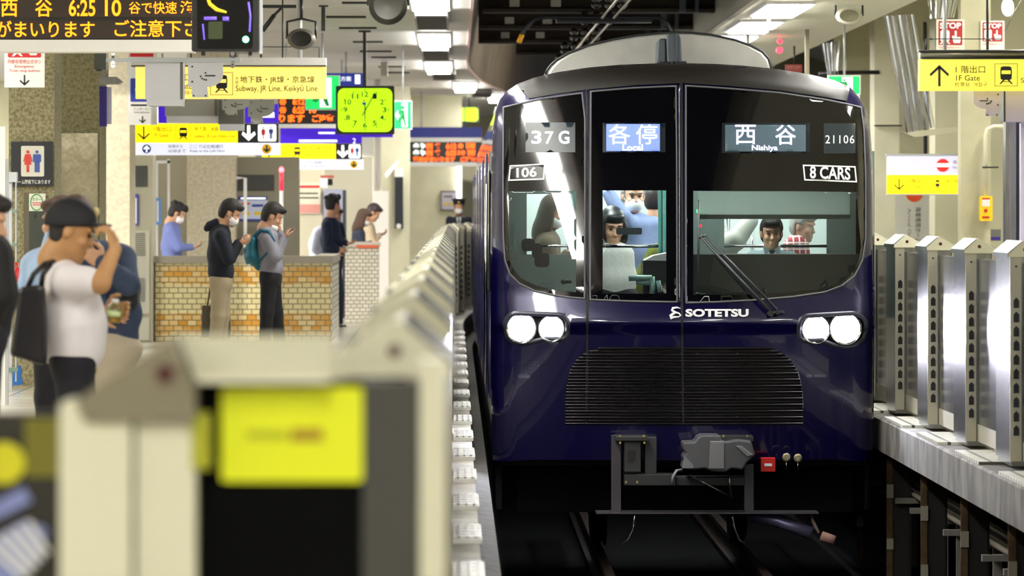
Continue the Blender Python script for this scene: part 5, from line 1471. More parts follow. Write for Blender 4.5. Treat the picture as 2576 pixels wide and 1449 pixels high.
def stop_sign(x0, y0, x1, y1, Y, label):
    t = thing('stop_sign', label, 'sign', W((x0 + x1) / 2, y1, Y))
    w = x1 - x0; h = y1 - y0
    p = obj('panel', G().pbox(x0 - 5, y0 - 4, x1 + 5, y1 + h * .5, Y, .02), mat('pale panel', 'dcd8cc', .5), t)
    r_ = obj('red_field', G().rbox(x0, y0, x1, y1, Y - .004, .005, 2), mat('brick red', 'a81f24', .5), p)
    text('STOP', x0 + .05 * w, y0 + .06 * h, x1 - .05 * w, y0 + .32 * h, Y - .009, white, r_, .04)
    f = lambda a, b: (x0 + a * w, y0 + b * h)
    obj('train_symbol', G().ppoly([f(.08, .44), f(.14, .38), f(.40, .38), f(.46, .44), f(.46, .80), f(.40, .86), f(.5, .96), f(.42, .96), f(.36, .88), f(.18, .88), f(.12, .96), f(.04, .96), f(.14, .86), f(.08, .80)], Y - .009), white, r_)
    obj('hand_symbol', G().rbox(*f(.68, .40), *f(.76, .70), Y - .009, .004, 2).ppoly([f(.56, .64), f(.62, .60), f(.70, .68), f(.90, .66), f(.94, .74), f(.90, .92), f(.64, .92)], Y - .009), white, r_)
    text('列車非常停止ボタン', x0, y1 + 4, x1, y1 + 9, Y - .004, red, p)
    return t
stop_sign(2361, 53, 2421, 113, 43.98, 'larger red and white STOP sign behind the hanger of the yellow gate sign')
stop_sign(2472, 56, 2522, 104, 43.98, 'smaller red and white STOP sign at the upper right corner')
# white and yellow no entry sign
Y = 48
t = thing('no_entry_sign', 'white and yellow hanging sign with a red no entry disc above the right gates', 'sign', W(2326, 490, Y))
p = obj('white_field', G().pbox(2233, 392, 2440, 440, Y, .12), mat('lit lilac white', 'd4d2e6', .5, emit=.35), t)
y_ = obj('yellow_field', G().pbox(2233, 440, 2440, 488, Y - .005, .12), mat('lit strong yellow', ''), t)
obj('frame', G().pbox(2230, 387, 2440, 392, Y - .01, .14).pbox(2230, 488, 2440, 491, Y - .01, .14), greymetal, t)
d_ = obj('red_disc', G().disc(W(2372, 416, Y - .004), 16.5 * Y / FPX, th=.004), mat('lit red', 'e0201c', .5, emit=.4), p)
obj('white_bar', G().pbox(2357, 411, 2388, 420, Y - .012, .006), lw_, d_)
text('進入禁止', 2397, 403, 2440, 412, Y - .004, mat('grey lettering', '6c6c78', .5), p); text('No Entry', 2397, 418, 2430, 426, Y - .004, mat('grey lettering', ''), p)
obj('arrow', arrow(G(), 2262, 464, 28, Y - .01, up=False, lw=.09), ink, y_)
train_icon(2349, 450, 2368, 476, Y - .01, ink, y_)
text('1階出口', 2287, 450, 2330, 460, Y - .01, ink, y_); text('1F Gate', 2290, 465, 2320, 472, Y - .01, ink, y_); text('地下鉄・JR線', 2380, 452, 2440, 462, Y - .01, ink, y_)
obj('hanger', hang(2328, 388, Y + .05, r=.02, z=3.0).tube([(W(2328, 388, 48).x, 48.05, 3.0), (W(2328, 388, 48).x, 48.05, 3.5)], .02, 8), darksteel, t)
t = thing('arrival_sign', 'tall white arrival only panel with an orange disc below the no entry sign', 'sign', W(2300, 640, 52))
p = obj('panel', G().pbox(2252, 490, 2350, 720, 52, .03), mat('grey white panel', 'cfcdc4', .5), t)
obj('orange_disc', G().disc(W(2300, 486, 51.995), 22 * 52 / FPX, th=.006), mat('orange disc', 'e8531c', .5), p)
text('降車専用ホーム', 2302, 522, 2317, 610, 51.995, ink, p, vertical=True); text('Arrival Only', 2281, 524, 2292, 610, 51.995, mat('grey lettering', ''), p, vertical=True)
# yellow emergency phone with its pipe
Y = 43.8
t = thing('emergency_phone', 'yellow emergency phone box on a white pipe, right of the no entry sign', 'phone', W(2481, 556, Y))
p = obj('case', G().rbox(2466, 493, 2497, 556, Y, .12, 4), mat('phone yellow', 'f0c818', .4), t)
obj('label', G().pbox(2471, 502, 2490, 519, Y - .005, .01), mat('phone label', 'dcdcdc', .5), p)
obj('label_head', G().pbox(2471, 498, 2490, 502, Y - .005, .01), mat('phone red', 'c03018', .5), p)
obj('label_foot', G().pbox(2471, 544, 2489, 549, Y - .005, .01), mat('phone red', ''), p)
obj('button', G().disc(W(2480, 530, Y - .01), .018, th=.012), mat('phone red', ''), p)
obj('pipe', G().tube([W(2479, 493, Y + .05), W(2479, 340, Y + .05), W(2484, 325, Y + .05), W(2500, 318, Y + .05), W(2540, 318, Y + .05)], .02, 10), mat('cream pipe', 'd0ccb4', .5), t)
obj('clamp', G().pbox(2472, 419, 2512, 423, Y + .02, .05), darksteel, t)
single('wall_switch_box', G().pbox(2467, 577, 2518, 606, 44.5, .1), mat('grey switch box', '6a6a66', .5), 'grey switch box with a purple label behind the right gates', 'box')
single('purple_label', G().pbox(2468, 596, 2516, 604, 44.4, .02), mat('purple label', '38208a', .5), 'purple label strip on the grey switch box', 'label')
# red signal lamps
for k, (px, py) in enumerate(((1952, 86), (1962, 104), (1961, 126))):
    single('signal_lamp', G().disc(W(px, py, 52), .02 + .008 * k, th=.05), mat('red signal', 'ff2233', .4, emit=(5)), 'small red signal lamp above the right of the train roof, %s from the top' % ('first', 'second', 'third')[k], 'lamp', 'red signal lamps')
t = thing('stop_sign', 'far small red stop panel above the right roof edge of the train', 'sign', W(1998, 175, 55))
obj('hanger', hang(1998, 163, 55.01), darksteel, t)
p = obj('panel', G().pbox(1976, 162, 2018, 182, 55, .02), mat('dim red panel', '9a4038', .5), t)
text('STOP', 1981, 166, 2013, 173, 54.99, mat('pink letters', 'd09a90', .5), p)
t = thing('ceiling_camera', 'white dome camera hanging right of the train roof', 'camera', W(1935, 78, 46))
obj('stem', hang(1934, 62, 46, r=.02), white, t)
obj('housing', G().lathe(W(1934, 62, 46), [(.03, .02), (.04, 0), (.04, -.04), (.03, -.06)], (0, 0, 1)), white, t)
obj('dome', G().ell(W(1934, 73, 46), .03, .03, .025), black, t)
single('wall_lamp', G().ell(W(2535, 18, 45), .06, .06, .09), mat('lit bulb', 'fffdf0', .4, emit=6), 'bright lamp at the top right corner', 'lamp')
single('stay_wire', G().tube([W(2500, 130, 44.9), W(2600, -60, 44.9)], .006, 6), steel, 'diagonal stay wire in the upper right corner', 'wire')
single('ceiling_bar', G().pbox(2088, 10, 2140, 14, 44.2, .1), darksteel, 'dark bar above the cream loudspeaker', 'bar')
# ---------------------------------------------------------------- people
def _sm(a, b, k):
    h = np.clip(0.5 + 0.5 * (b - a) / k, 0, 1)
    return b * (1 - h) + a * h - k * h * (1 - h)
class S:
    """solid blended from tapered limbs and ellipsoids, meshed as one skin"""
    def __init__(s): s.p = []
    def cap(s, a, b, ra, rb=None, k=.03, flat=None, op='u'):
        a = np.array(a, float); b = np.array(b, float); rb = ra if rb is None else rb
        T = np.eye(3); ex = 1.0
        if flat is not None:
            n = np.array(flat[0], float); n /= np.linalg.norm(n)
            T = T + (1 / flat[1] - 1) * np.outer(n, n); ex = max(1, flat[1])
        r = max(ra, rb) * ex
        A, B = T @ a, T @ b; d = B - A; dd = max(d @ d, 1e-12)
        def f(P):
            Q = P @ T.T - A
            t = np.clip((Q @ d) / dd, 0, 1)
            return np.linalg.norm(Q - t[..., None] * d, axis=-1) - (ra + (rb - ra) * t)
        s.p.append((op, f, np.minimum(a, b) - r, np.maximum(a, b) + r, k)); return s
    def chain(s, pts, rs, k=.03, flat=None):
        for i in range(len(pts) - 1): s.cap(pts[i], pts[i + 1], rs[i], rs[i + 1], k, flat)
        return s
    def ell(s, c, r, R=None, k=.02, op='u'):
        c = np.array(c, float); r = np.array(r, float); R = np.eye(3) if R is None else np.array(R, float)
        def f(P):
            Q = (P - c) @ R.T
            k0 = np.linalg.norm(Q / r, axis=-1); k1 = np.linalg.norm(Q / (r * r), axis=-1)
            return k0 * (k0 - 1) / np.maximum(k1, 1e-6)
        m = r.max()
        s.p.append((op, f, c - m, c + m, k)); return s
    def cut(s, fn, k=.008):
        s.p.append(('c', fn, None, None, k)); return s
    def mesh(s, h):
        lo = np.min([q[2] for q in s.p if q[0] == 'u'], 0) - 2.5 * h; hi = np.max([q[3] for q in s.p if q[0] == 'u'], 0) + 2.5 * h
        ax = [np.arange(lo[i], hi[i] + h, h) for i in range(3)]
        D = np.full([len(a) for a in ax], 9.0, np.float32)
        for op, f, a, b, k in s.p:
            if op == 'c': sl_ = [slice(0, len(x)) for x in ax]
            else: sl_ = [slice(max(0, int((a[i] - .05 - lo[i]) / h)), min(len(ax[i]), int((b[i] + .05 - lo[i]) / h) + 2)) for i in range(3)]
            X = np.stack(np.meshgrid(*[ax[i][sl_[i]] for i in range(3)], indexing='ij'), -1)
            sub = D[tuple(sl_)]
            if sub.size == 0: continue
            d = f(X).astype(np.float32)
            D[tuple(sl_)] = _sm(sub, d, k) if op == 'u' else -_sm(-sub, d, k)
        n = D.shape
        I = D < 0
        C = np.zeros([q - 1 for q in n], np.int8)
        for i in (0, 1):
            for j in (0, 1):
                for l in (0, 1): C += I[i:n[0] - 1 + i, j:n[1] - 1 + j, l:n[2] - 1 + l]
        cells = np.argwhere((C > 0) & (C < 8))
        idx = np.full([q - 1 for q in n], -1, np.int64); idx[tuple(cells.T)] = np.arange(len(cells))
        acc = np.zeros((len(cells), 3)); cnt = np.zeros(len(cells))
        cr = [(i, j, l) for i in (0, 1) for j in (0, 1) for l in (0, 1)]
        for u in cr:
            for a_ in range(3):
                if u[a_]: continue
                w = list(u); w[a_] = 1
                d0 = D[tuple((cells + u).T)]; d1 = D[tuple((cells + w).T)]
                m = (d0 < 0) != (d1 < 0)
                t = np.where(m, d0 / np.where(m, d0 - d1, 1), 0)
                p = np.tile(np.array(u, float), (len(cells), 1)); p[:, a_] += t
                acc[m] += p[m]; cnt[m] += 1
        V = lo + (cells + acc / cnt[:, None]) * h
        F = []
        for a_ in range(3):
            b_, c_ = (a_ + 1) % 3, (a_ + 2) % 3
            s0 = [slice(1, -1)] * 3; s0[a_] = slice(0, -1); s1 = list(s0); s1[a_] = slice(1, None)
            e = np.argwhere(I[tuple(s0)] != I[tuple(s1)])
            if not len(e): continue
            off = np.ones(3, int); off[a_] = 0
            e = e + off
            inn = I[tuple(e.T)]
            q = []
            for db, dc in ((1, 1), (0, 1), (0, 0), (1, 0)):
                g_ = e.copy(); g_[:, b_] -= db; g_[:, c_] -= dc
                q.append(idx[tuple(g_.T)])
            q = np.stack(q, 1)
            q[~inn] = q[~inn][:, ::-1]
            F.append(q[(q >= 0).all(1)])
        return V, np.concatenate(F)
    def obj(s, name, h, m, parent):
        V, F = s.mesh(h)
        g = G(); g.v = [tuple(p) for p in V]; g.f = [tuple(int(i) for i in f) for f in F]; g.sm = [True] * len(F)
        return obj(name, g, m, parent)

class Head:
    def __init__(s, c, yaw, pitch, roll=0, k=1.0):
        s.c = np.array(c, float); s.k = k
        y, p, r = (math.radians(a) for a in (yaw, pitch, roll))
        F = np.array([math.sin(y), -math.cos(y), 0.0]); U = np.array([0, 0, 1.0])
        Fp = F * math.cos(p) - U * math.sin(p); Up = U * math.cos(p) + F * math.sin(p)
        Sd = np.cross(Fp, Up)
        s.F = Fp; s.S = Sd * math.cos(r) + Up * math.sin(r); s.U = Up * math.cos(r) - Sd * math.sin(r)
        s.R = np.array([s.F, s.S, s.U])
    def L(s, f, d, u): return s.c + (s.F * f + s.S * d + s.U * u) * s.k
    def e(s, q, c, r, k=.015, op='u'): q.ell(s.L(*c), np.array(r) * s.k, s.R, k * s.k, op)
    def skin(s, q):
        s.e(q, (-.012, 0, .03), (.094, .076, .100)); s.e(q, (.022, 0, -.055), (.060, .056, .066), .03)
        s.e(q, (.060, 0, -.098), (.022, .026, .018), .02)
        s.e(q, (.084, 0, -.018), (.012, .010, .024), .01); s.e(q, (.093, 0, -.032), (.014, .014, .010), .01)
        s.e(q, (.074, 0, .028), (.014, .055, .010), .012)
        s.e(q, (.080, 0, -.066), (.010, .022, .006), .006); s.e(q, (.078, 0, -.076), (.010, .020, .006), .006)
        for d in (-1, 1):
            s.e(q, (.084, .031 * d, .006), (.014, .018, .011), .01, 's')
            s.e(q, (-.012, .078 * d, -.005), (.020, .010, .031), .008)
            s.e(q, (.058, .038 * d, -.028), (.024, .022, .022), .015)
        q.cap(s.L(-.03, 0, -.03), s.L(-.045, 0, -.15), .055 * s.k, .056 * s.k, .03)
    def loc(s, P): return (P - s.c) @ s.R.T / s.k
    def hair(s, q, style='short'):
        s.e(q, (-.018, 0, .040), (.106, .090, .106), .02)
        s.e(q, (-.040, 0, -.020), (.075, .082, .075), .03)
        s.e(q, (.060, 0, .088), (.045, .062, .032), .02)
        if style == 'fluffy':
            for a in range(9):
                t = a * 2.4
                s.e(q, (-.02 + .085 * math.cos(t), .07 * math.sin(t), .06 + .05 * math.sin(a * 1.7)), (.035, .035, .035), .012)
        if style == 'long':
            s.e(q, (-.045, 0, -.13), (.075, .095, .15), .04); s.e(q, (.01, .07, -.10), (.04, .03, .12), .03); s.e(q, (.01, -.07, -.10), (.04, .03, .12), .03)
        if style == 'bob':
            s.e(q, (-.035, 0, -.05), (.09, .105, .10), .03); s.e(q, (.02, .078, -.04), (.04, .03, .08), .02); s.e(q, (.02, -.078, -.04), (.04, .03, .08), .02)
        top = .052 if style != 'bob' else .045
        def face(P):
            l = s.loc(P)
            return np.maximum(np.maximum(.030 - l[..., 0] + .25 * np.maximum(0, -l[..., 2]), l[..., 2] - top), np.abs(l[..., 1]) - (.085 if style != 'bob' else .062)) * s.k
        q.cut(face, .012)
        if style in ('short', 'fluffy'):
            q.cut(lambda P: (s.loc(P)[..., 2] + .075) * s.k, .01)
            def ear(P):
                l = s.loc(P)
                return (np.maximum(np.abs(l[..., 0] + .008) - .028, np.maximum(l[..., 2] - .020, -.09 - l[..., 2]))) * s.k
            q.cut(ear, .008)
    def mask(s, q):
        s.e(q, (.036, 0, -.055), (.068, .070, .058), .01)
        q.cut(lambda P: (s.loc(P)[..., 0] - .022 - .0 * s.loc(P)[..., 2]) * s.k, .006)
        q.cap(s.L(.03, .066, -.03), s.L(-.012, .082, .0), .004 * s.k, k=.004); q.cap(s.L(.03, -.066, -.03), s.L(-.012, -.082, .0), .004 * s.k, k=.004)
        q.cap(s.L(.03, .064, -.07), s.L(-.012, .08, -.02), .004 * s.k, k=.004); q.cap(s.L(.03, -.064, -.07), s.L(-.012, -.08, -.02), .004 * s.k, k=.004)

def hand(q, w, d, nrm, curl=.6, k=1.0):
    """palm, four bent fingers and a thumb; d = pointing, nrm = the side the fingers close on"""
    w = np.array(w, float); d = np.array(d, float); d /= np.linalg.norm(d)
    nrm = np.array(nrm, float); nrm = nrm - d * (nrm @ d); nrm /= np.linalg.norm(nrm)
    sd = np.cross(d, nrm)
    R = np.array([d, sd, nrm])
    q.ell(w + d * .045 * k, np.array([.052, .040, .017]) * k, R, .012)
    for j, (o, ln) in enumerate(((-.029, .070), (-.010, .080), (.010, .076), (.028, .060))):
        p = w + d * .078 * k + sd * o * k
        a = 0.0
        for i, f in enumerate((.45, .31, .24)):
            a += curl * (.8 + .12 * j)
            p2 = p + (d * math.cos(a) + nrm * math.sin(a)) * ln * f * k
            q.cap(p, p2, (.0092 - .0008 * i) * k, (.0086 - .0008 * i) * k, .004)
            p = p2
    p = w + d * .025 * k - sd * .034 * k
    dirs = (d * .6 - sd * .75 + nrm * .25, d * .85 - sd * .25 + nrm * .5, d * .8 + nrm * .7)
    for i, (v, l) in enumerate(zip(dirs, (.036, .030, .024))):
        v = v / np.linalg.norm(v); p2 = p + v * l * k
        q.cap(p, p2, (.0125 - .0015 * i) * k, (.011 - .0015 * i) * k, .006); p = p2

skin_m = mat('skin', 'c99a7c', .5)
skin_d = mat('tanned skin', 'b98a5c', .5)
hair_m = mat('black hair', '120f10', .65, noise=.5, nscale=60, col2='241f20', bump=.8)
hair_g = mat('grey hair', '8d8b88', .7, bump=.8, nscale=60)
hair_b = mat('brown hair', '4a3426', .7, bump=.8, nscale=60)
mask_m = mat('white mask cloth', 'f0f0f2', .7)
shoe_m = mat('dark shoe', '1b1a1a', .5)
PROF = ((0, 1, 0), 1.45)
FRONT = ((1, 0, 0), 1.55)

def person(label, Y, head, yaw, pitch, torso, arms=(), legs=(), flat=PROF, h=.009, k=1.0, shirt=None, shirt_name='shirt', trousers=None, hair=None, style='short', mask=False, skin=None, eyes=False, sleeve='long', cap=None, group=None, roll=0, hem=True, neckbase=None):
    J = lambda p: np.array(W(p[0], p[1], Y + (p[2] if len(p) > 2 else 0)))
    skin = skin or skin_m
    base = torso[-1]
    t = thing('person', label, 'person', (W(base[0], 0, Y).x, Y, 0), group)
    H = Head(J(head), yaw, pitch, roll, k)
    b = S(); H.skin(b)
    tp = [J(p) for p in torso]; tr = [p[3] for p in torso]
    b.cap(H.L(-.045, 0, -.13), tp[0], .052 * k, .058 * k, .03)
    b.chain(tp, [r * .82 for r in tr], .03, flat)
    s_ = S()
    s_.chain(tp, tr, .04, flat)
    s_.cap(tp[0], tp[0] + (H.L(-.045, 0, -.13) - tp[0]) * .45, tr[0] * .75, .068 * k, .04)
    cuffs = []
    for a in arms:
        sh, el, wr = J(a[0]), J(a[1]), J(a[2])
        ra = a[6] if len(a) > 6 else 1.0
        if sleeve == 'short':
            b.cap(sh, el, .048 * k, .043 * k, .03); b.cap(el, wr, .042 * k, .027 * k, .02)
            m_ = sh + (el - sh) * .62
            s_.cap(sh, m_, .072 * k, .066 * k, .05)
        else:
            b.cap(sh, el, .040 * k, .034 * k, .03); b.cap(el, wr, .032 * k, .026 * k, .02)
            s_.cap(sh, el, .066 * k * ra, .055 * k * ra, .045); s_.cap(el, wr, .054 * k * ra, .041 * k * ra, .015)
        if a[3] is not None:
            hand(b, wr, a[3], a[4], a[5], k)
    if hem: 
        s_.cap(tp[-1], tp[-1] + np.array([0, 0, -.02]), tr[-1] * 1.04, tr[-1] * 1.04, .02, flat)
    tq = S()
    for l in legs:
        hp, kn, an, toe = (J(p) for p in l)
        b.cap(hp, kn, .060 * k, .045 * k, .03); b.cap(kn, an, .045 * k, .034 * k, .03)
        tq.cap(tp[-1] * .5 + hp * .5, hp, .085 * k, .085 * k, .05); tq.cap(hp, kn, .086 * k, .066 * k, .03); tq.cap(kn, an, .066 * k, .055 * k, .03)
        b.cap(an, toe, .034 * k, .030 * k, .02)
        S().cap(an + np.array([0, 0, -.035]), toe, .042, .036).obj('shoe', h, shoe_m, t)
    b.obj('body', h, skin, t)
    s_.obj(shirt_name, h, shirt, t)
    if legs:
        tq.cap(tp[-1], (J(legs[0][0]) + J(legs[-1][0])) / 2, tr[-1] * .9, .10 * k, .05, flat)
        tq.obj('trousers', h, trousers, t)
    if hair:
        q = S(); H.hair(q, style)
        if cap:
            q = S(); H.e(q, (-.014, 0, .026), (.098, .079, .102)); H.e(q, (-.045, 0, -.045), (.045, .060, .050), .02)
            q.cut(lambda P: np.maximum(.012 - H.loc(P)[..., 0], H.loc(P)[..., 2] - .3), .01)
            q.cut(lambda P: (H.loc(P)[..., 2] + .075), .01)
            q.cut(lambda P: (.022 - H.loc(P)[..., 2]), .01)
        q.obj('hair', min(h, .008), hair, t)
    if mask:
        q = S(); H.mask(q); q.obj('mask', min(h, .007), mask_m, t)
    if eyes:
        for d in (-1, 1):
            g = G().ell(H.L(.078, .031 * d, .006), .011 * k, .011 * k, .008 * k, 10, 6)
            obj('eye', g, mat('dark eye', '1a1210', .2), t)
            q = S(); q.cap(H.L(.088, .016 * d, .030), H.L(.076, .048 * d, .030), .005 * k, .004 * k, .003); q.obj('eyebrow', .004, hair or hair_m, t)
    return t, H, tp

X_, Z_ = np.array([1.0, 0, 0]), np.array([0, 0, 1.0])
def v(x, y, z): return np.array([x, y, z], float)
tee = mat('white cotton', 'e3dde2', .8, bump=.3, nscale=5)
jean = mat('dark denim', '15141f', .8)
# man in the white T-shirt touching the brim of his cap
Y1 = 19.3
t, H, tp = person('man in a white T-shirt and dark cap, bowed, one hand at his cap brim', Y1, (183, 582), 90, 20,
    [(166, 716, 0, .090), (178, 765, 0, .120), (186, 818, 0, .134), (187, 862, 0, .126)],
    arms=[((170, 706, -.17), (252, 712, -.24), (290, 628, -.16), v(-.28, .1, .95), v(-.8, .3, -.3), .75), ((176, 710, .17), (222, 800, .22), (262, 786, .12), v(.9, -.2, .1), v(.2, -1, 0), .55)],
    legs=[((182, 905, -.085), (190, 1090, -.09), (172, 1368, -.09), (225, 1402, -.11)), ((186, 905, .085), (205, 1090, .09), (196, 1368, .09), (250, 1402, .10))],
    flat=((0, 1, 0), 1.42), h=.0065, shirt=tee, shirt_name='tshirt', trousers=jean, hair=hair_m, skin=skin_d, sleeve='short', eyes=True, cap=True)
H = Head(H.c, 90, 2)
q = S(); H.e(q, (-.012, 0, .040), (.114, .097, .104), .01)
q.cut(lambda P: (H.loc(P)[..., 2] - .022) , .006)
capo = q.obj('cap', .006, mat('navy black cap', '14131c', .7), t)
q = S(); q.ell(H.L(.100, 0, .030), (.070, .072, .009), H.R, .01); q.obj('brim', .005, mat('navy black cap', ''), capo)
obj('badge', G().ell(H.L(.094, -.022, .085), .016, .016, .022, 14, 8), mat('beige badge', 'c9b98a', .6), capo)
q = S(); q.cap(W(110, 800, Y1 - .1), W(112, 700, Y1 - .12), .012, .012)
t = thing('tote_bag', 'black leather tote bag hanging behind the man in the white T-shirt', 'bag', W(70, 920, Y1 - .18))
g = G()
bp = [(44, 724), (75, 719), (108, 716), (112, 800), (114, 921), (85, 914), (50, 902), (22, 896), (26, 870), (36, 800)]
obj('body', g.ppoly(bp, Y1 - .26, .13), mat('black leather', '120e14', .38, bump=.3, nscale=6), t, bevel=.02)
obj('strap', G().tube([W(70, 722, Y1 - .2), W(84, 690, Y1 - .2), W(112, 664, Y1 - .16), W(135, 658, Y1 - .1)], .012, 8).tube([W(104, 720, Y1 - .2), W(108, 690, Y1 - .21), W(128, 664, Y1 - .18)], .012, 8), mat('black leather', ''), t)
t = thing('drink_bottle', 'small clear bottle of yellow tea in the hand of the man in the white T-shirt', 'bottle', W(285, 812, Y1 - .0))
c = W(283, 812, Y1 + .06); ax = Vector((.12, 0, 1)).normalized()
obj('body', G().lathe(c, [(.030, 0), (.033, .004), (.033, .055), (.028, .07), (.014, .082), (.013, .088)], ax), glass('clear plastic', (.95, .95, .9), .05), t)
obj('tea', G().lathe(c + ax * .002, [(.028, 0), (.030, .003), (.030, .028)], ax), mat('yellow tea', 'e0b41c', .3), t)
obj('label', G().lathe(c + ax * .028, [(.0335, 0), (.0335, .024)], ax), mat('green white label', 'c8d8a0', .4), t)
obj('cap', G().lathe(c + ax * .086, [(.016, 0), (.016, .016), (.001, .017)], ax), white, t)

# person in the blue hoodie behind him, and one in pale blue
hood_b = mat('slate blue fleece', '3c4a66', .9, noise=.2, nscale=30)
Y2 = 21.6
t, H, tp = person('person in a slate blue hooded top with folded arms behind the man in white', Y2, (192, 566), 180, 10,
    [(268, 650, 0, .082), (272, 720, 0, .092), (274, 790, 0, .094), (272, 850, 0, .088)],
    arms=[((308, 652, -.05), (322, 715, -.16), (258, 662, -.24), v(-.7, -.1, .5), v(-.2, 1, -.3), .7), ((240, 660, -.05), (236, 740, -.08), (256, 770, -.2), v(.7, -.2, -.3), v(0, 1, 0), .5)],
    legs=[((262, 875, 0), (262, 1060, 0), (262, 1280, 0), (252, 1312, -.12)), ((292, 875, 0), (294, 1060, 0), (294, 1280, 0), (300, 1312, -.12))],
    flat=FRONT, h=.009, shirt=hood_b, shirt_name='hooded_top', trousers=mat('beige trousers', 'b9ad98', .8), hair=hair_b)
t = thing('shoulder_bag', 'black shoulder bag hanging at the side of the person in the blue hooded top', 'bag', W(325, 775, Y2))
obj('body', G().rbox(304, 712, 346, 776, Y2 - .12, .16, 14), mat('black bag cloth', '121217', .6), t, bevel=.02)
obj('strap', G().tube([W(240, 610, Y2 - .18), W(265, 650, Y2 - .2), W(305, 706, Y2 - .12)], .016, 8).tube([W(308, 770, Y2), W(314, 830, Y2), W(318, 905, Y2)], .006, 8).tube([W(342, 720, Y2), W(348, 745, Y2), W(340, 776, Y2)], .006, 8), mat('black bag cloth', ''), t)
person('person in a pale blue shirt almost hidden behind the man in the white T-shirt', 23.5, (150, 560), -50, 0,
    [(125, 668, 0, .10), (128, 740, 0, .11), (130, 800, 0, .11)], arms=[((105, 680, -.1), (98, 730, -.15), (130, 600, -.2), v(.2, 0, 1), v(1, 0, 0), .4)],
    legs=[((120, 830, 0), (120, 1000, 0), (120, 1200, 0), (118, 1240, -.1)), ((140, 830, 0), (140, 1000, 0), (140, 1200, 0), (142, 1240, -.1))],
    flat=FRONT, h=.010, shirt=mat('pale blue cloth', 'a8c4ee', .8), trousers=jean, hair=hair_b)
person('person in black cut by the left edge of the picture', 18.6, (-40, 560), 90, 10,
    [(-38, 650, 0, .12), (-36, 740, 0, .125), (-42, 810, 0, .11)], arms=[((-25, 640, -.16), (-8, 740, -.18), (-30, 800, -.1), v(-.3, 0, -1), v(-1, 0, 0), .4, 1.25)],
    legs=[((-44, 850, -.08), (-44, 1100, -.08), (-50, 1390, -.08), (0, 1430, -.08)), ((-44, 850, .08), (-44, 1100, .08), (-50, 1390, .08), (0, 1430, .08))],
    h=.010, shirt=mat('black coat', '0c0b0e', .8), shirt_name='coat', trousers=jean, hair=hair_m)

# young men with phones at the parapet
def phone(x0, y0, x1, y1, Y, label):
    a, b = W(x0, y0, Y), W(x1, y1, Y)
    d = (b - a).normalized(); n = Vector((-d.z, 0, d.x))
    t = thing('phone', label, 'phone', (a + b) / 2)
    m = (a + b) / 2
    g = G()
    q = [m + d * sx * (b - a).length / 2 + n * sn * .005 for sx, sn in ((-1, -1), (1, -1), (1, 1), (-1, 1))]
    g.prism([(p.x, p.z) for p in q], Y - .036, Y + .036)
    obj('case', g, mat('phone case', '1a1a1e', .3), t, bevel=.002)
    q = [m + d * sx * (b - a).length / 2 * .92 + n * (.006 + sn) for sx, sn in ((-1, -.0008), (1, -.0008), (1, .0006), (-1, .0006))]
    obj('screen', G().prism([(p.x, p.z) for p in q], Y - .032, Y + .032), mat('phone screen', '90a0c0', .1, emit=.5), t)
Y3 = 43.0
nav = mat('navy black jersey', '151a2b', .85, noise=.3, nscale=40)
t, H, tp = person('young man in a navy hooded top and beige trousers looking at his phone', Y3, (580, 537), 90, 24,
    [(553, 590, 0, .105), (554, 640, 0, .118), (556, 680, 0, .118)],
    arms=[((556, 594, -.17), (576, 652, -.2), (598, 612, -.12), v(.85, .1, .25), v(.1, .4, .9), .55), ((562, 594, .17), (580, 650, .2), (602, 612, .08), v(.85, 0, .2), v(0, -.5, .8), .6)],
    legs=[((552, 712, -.08), (548, 795, -.08), (536, 898, -.08), (556, 916, -.09)), ((560, 712, .08), (560, 795, .08), (552, 896, .08), (574, 912, .09))],
    h=.009, shirt=nav, shirt_name='hooded_top', trousers=mat('beige cotton', 'a89a80', .85), hair=hair_m, mask=True)
q = S(); q.cap(W(527, 566, Y3), W(545, 562, Y3), .035, .05, .03, PROF); q.cap(W(520, 575, Y3), W(530, 570, Y3), .03, .04, .03, PROF); q.obj('hood', .009, nav, t)
phone(600, 610, 618, 600, Y3 - .05, 'phone in the hands of the young man in the navy hooded top')
t = thing('tote_bag', 'grey brown tote bag hanging behind the legs of the hooded young man', 'bag', W(545, 845, Y3 + .2))
obj('body', G().ppoly([(508, 768), (578, 770), (580, 850), (506, 850)], Y3 + .16, .1), mat('grey brown canvas', '5c5548', .8), t, bevel=.01)
obj('handle', G().tube([W(522, 768, Y3 + .2), W(530, 715, Y3 + .2), W(545, 690, Y3 + .2), W(560, 770, Y3 + .2)], .008, 8), mat('grey brown canvas', ''), t)
Y4 = 43.6
t, H, tp = person('young man in a grey shirt with a teal backpack holding up his phone', Y4, (687, 545), 90, 22,
    [(672, 596, 0, .100), (676, 640, 0, .112), (682, 672, 0, .112)],
    arms=[((672, 600, -.17), (694, 645, -.2), (716, 600, -.12), v(.35, .1, .9), v(.8, .2, 0), .6), ((680, 600, .17), (700, 632, .18), (704, 588, .08), v(.0, 0, 1), v(-1, 0, 0), .8)],
    legs=[((678, 700, -.08), (672, 785, -.1), (664, 898, -.1), (684, 914, -.1)), ((684, 700, .08), (694, 785, .09), (708, 894, .1), (728, 908, .1))],
    h=.009, shirt=mat('grey cotton', '8f8d9a', .85, noise=.15, nscale=9), trousers=mat('black trousers', '15161c', .85), hair=hair_m)
q = S(); H.e(q, (.036, 0, -.095), (.055, .062, .042), .01); q.cut(lambda P: (H.loc(P)[..., 0] - .02), .006); q.obj('mask', .007, mask_m, t)
phone(722, 592, 738, 573, Y4 - .12, 'phone held up by the young man with the teal backpack')
t = thing('backpack', 'teal backpack on the back of the young man in the grey shirt', 'backpack', W(640, 680, Y4))
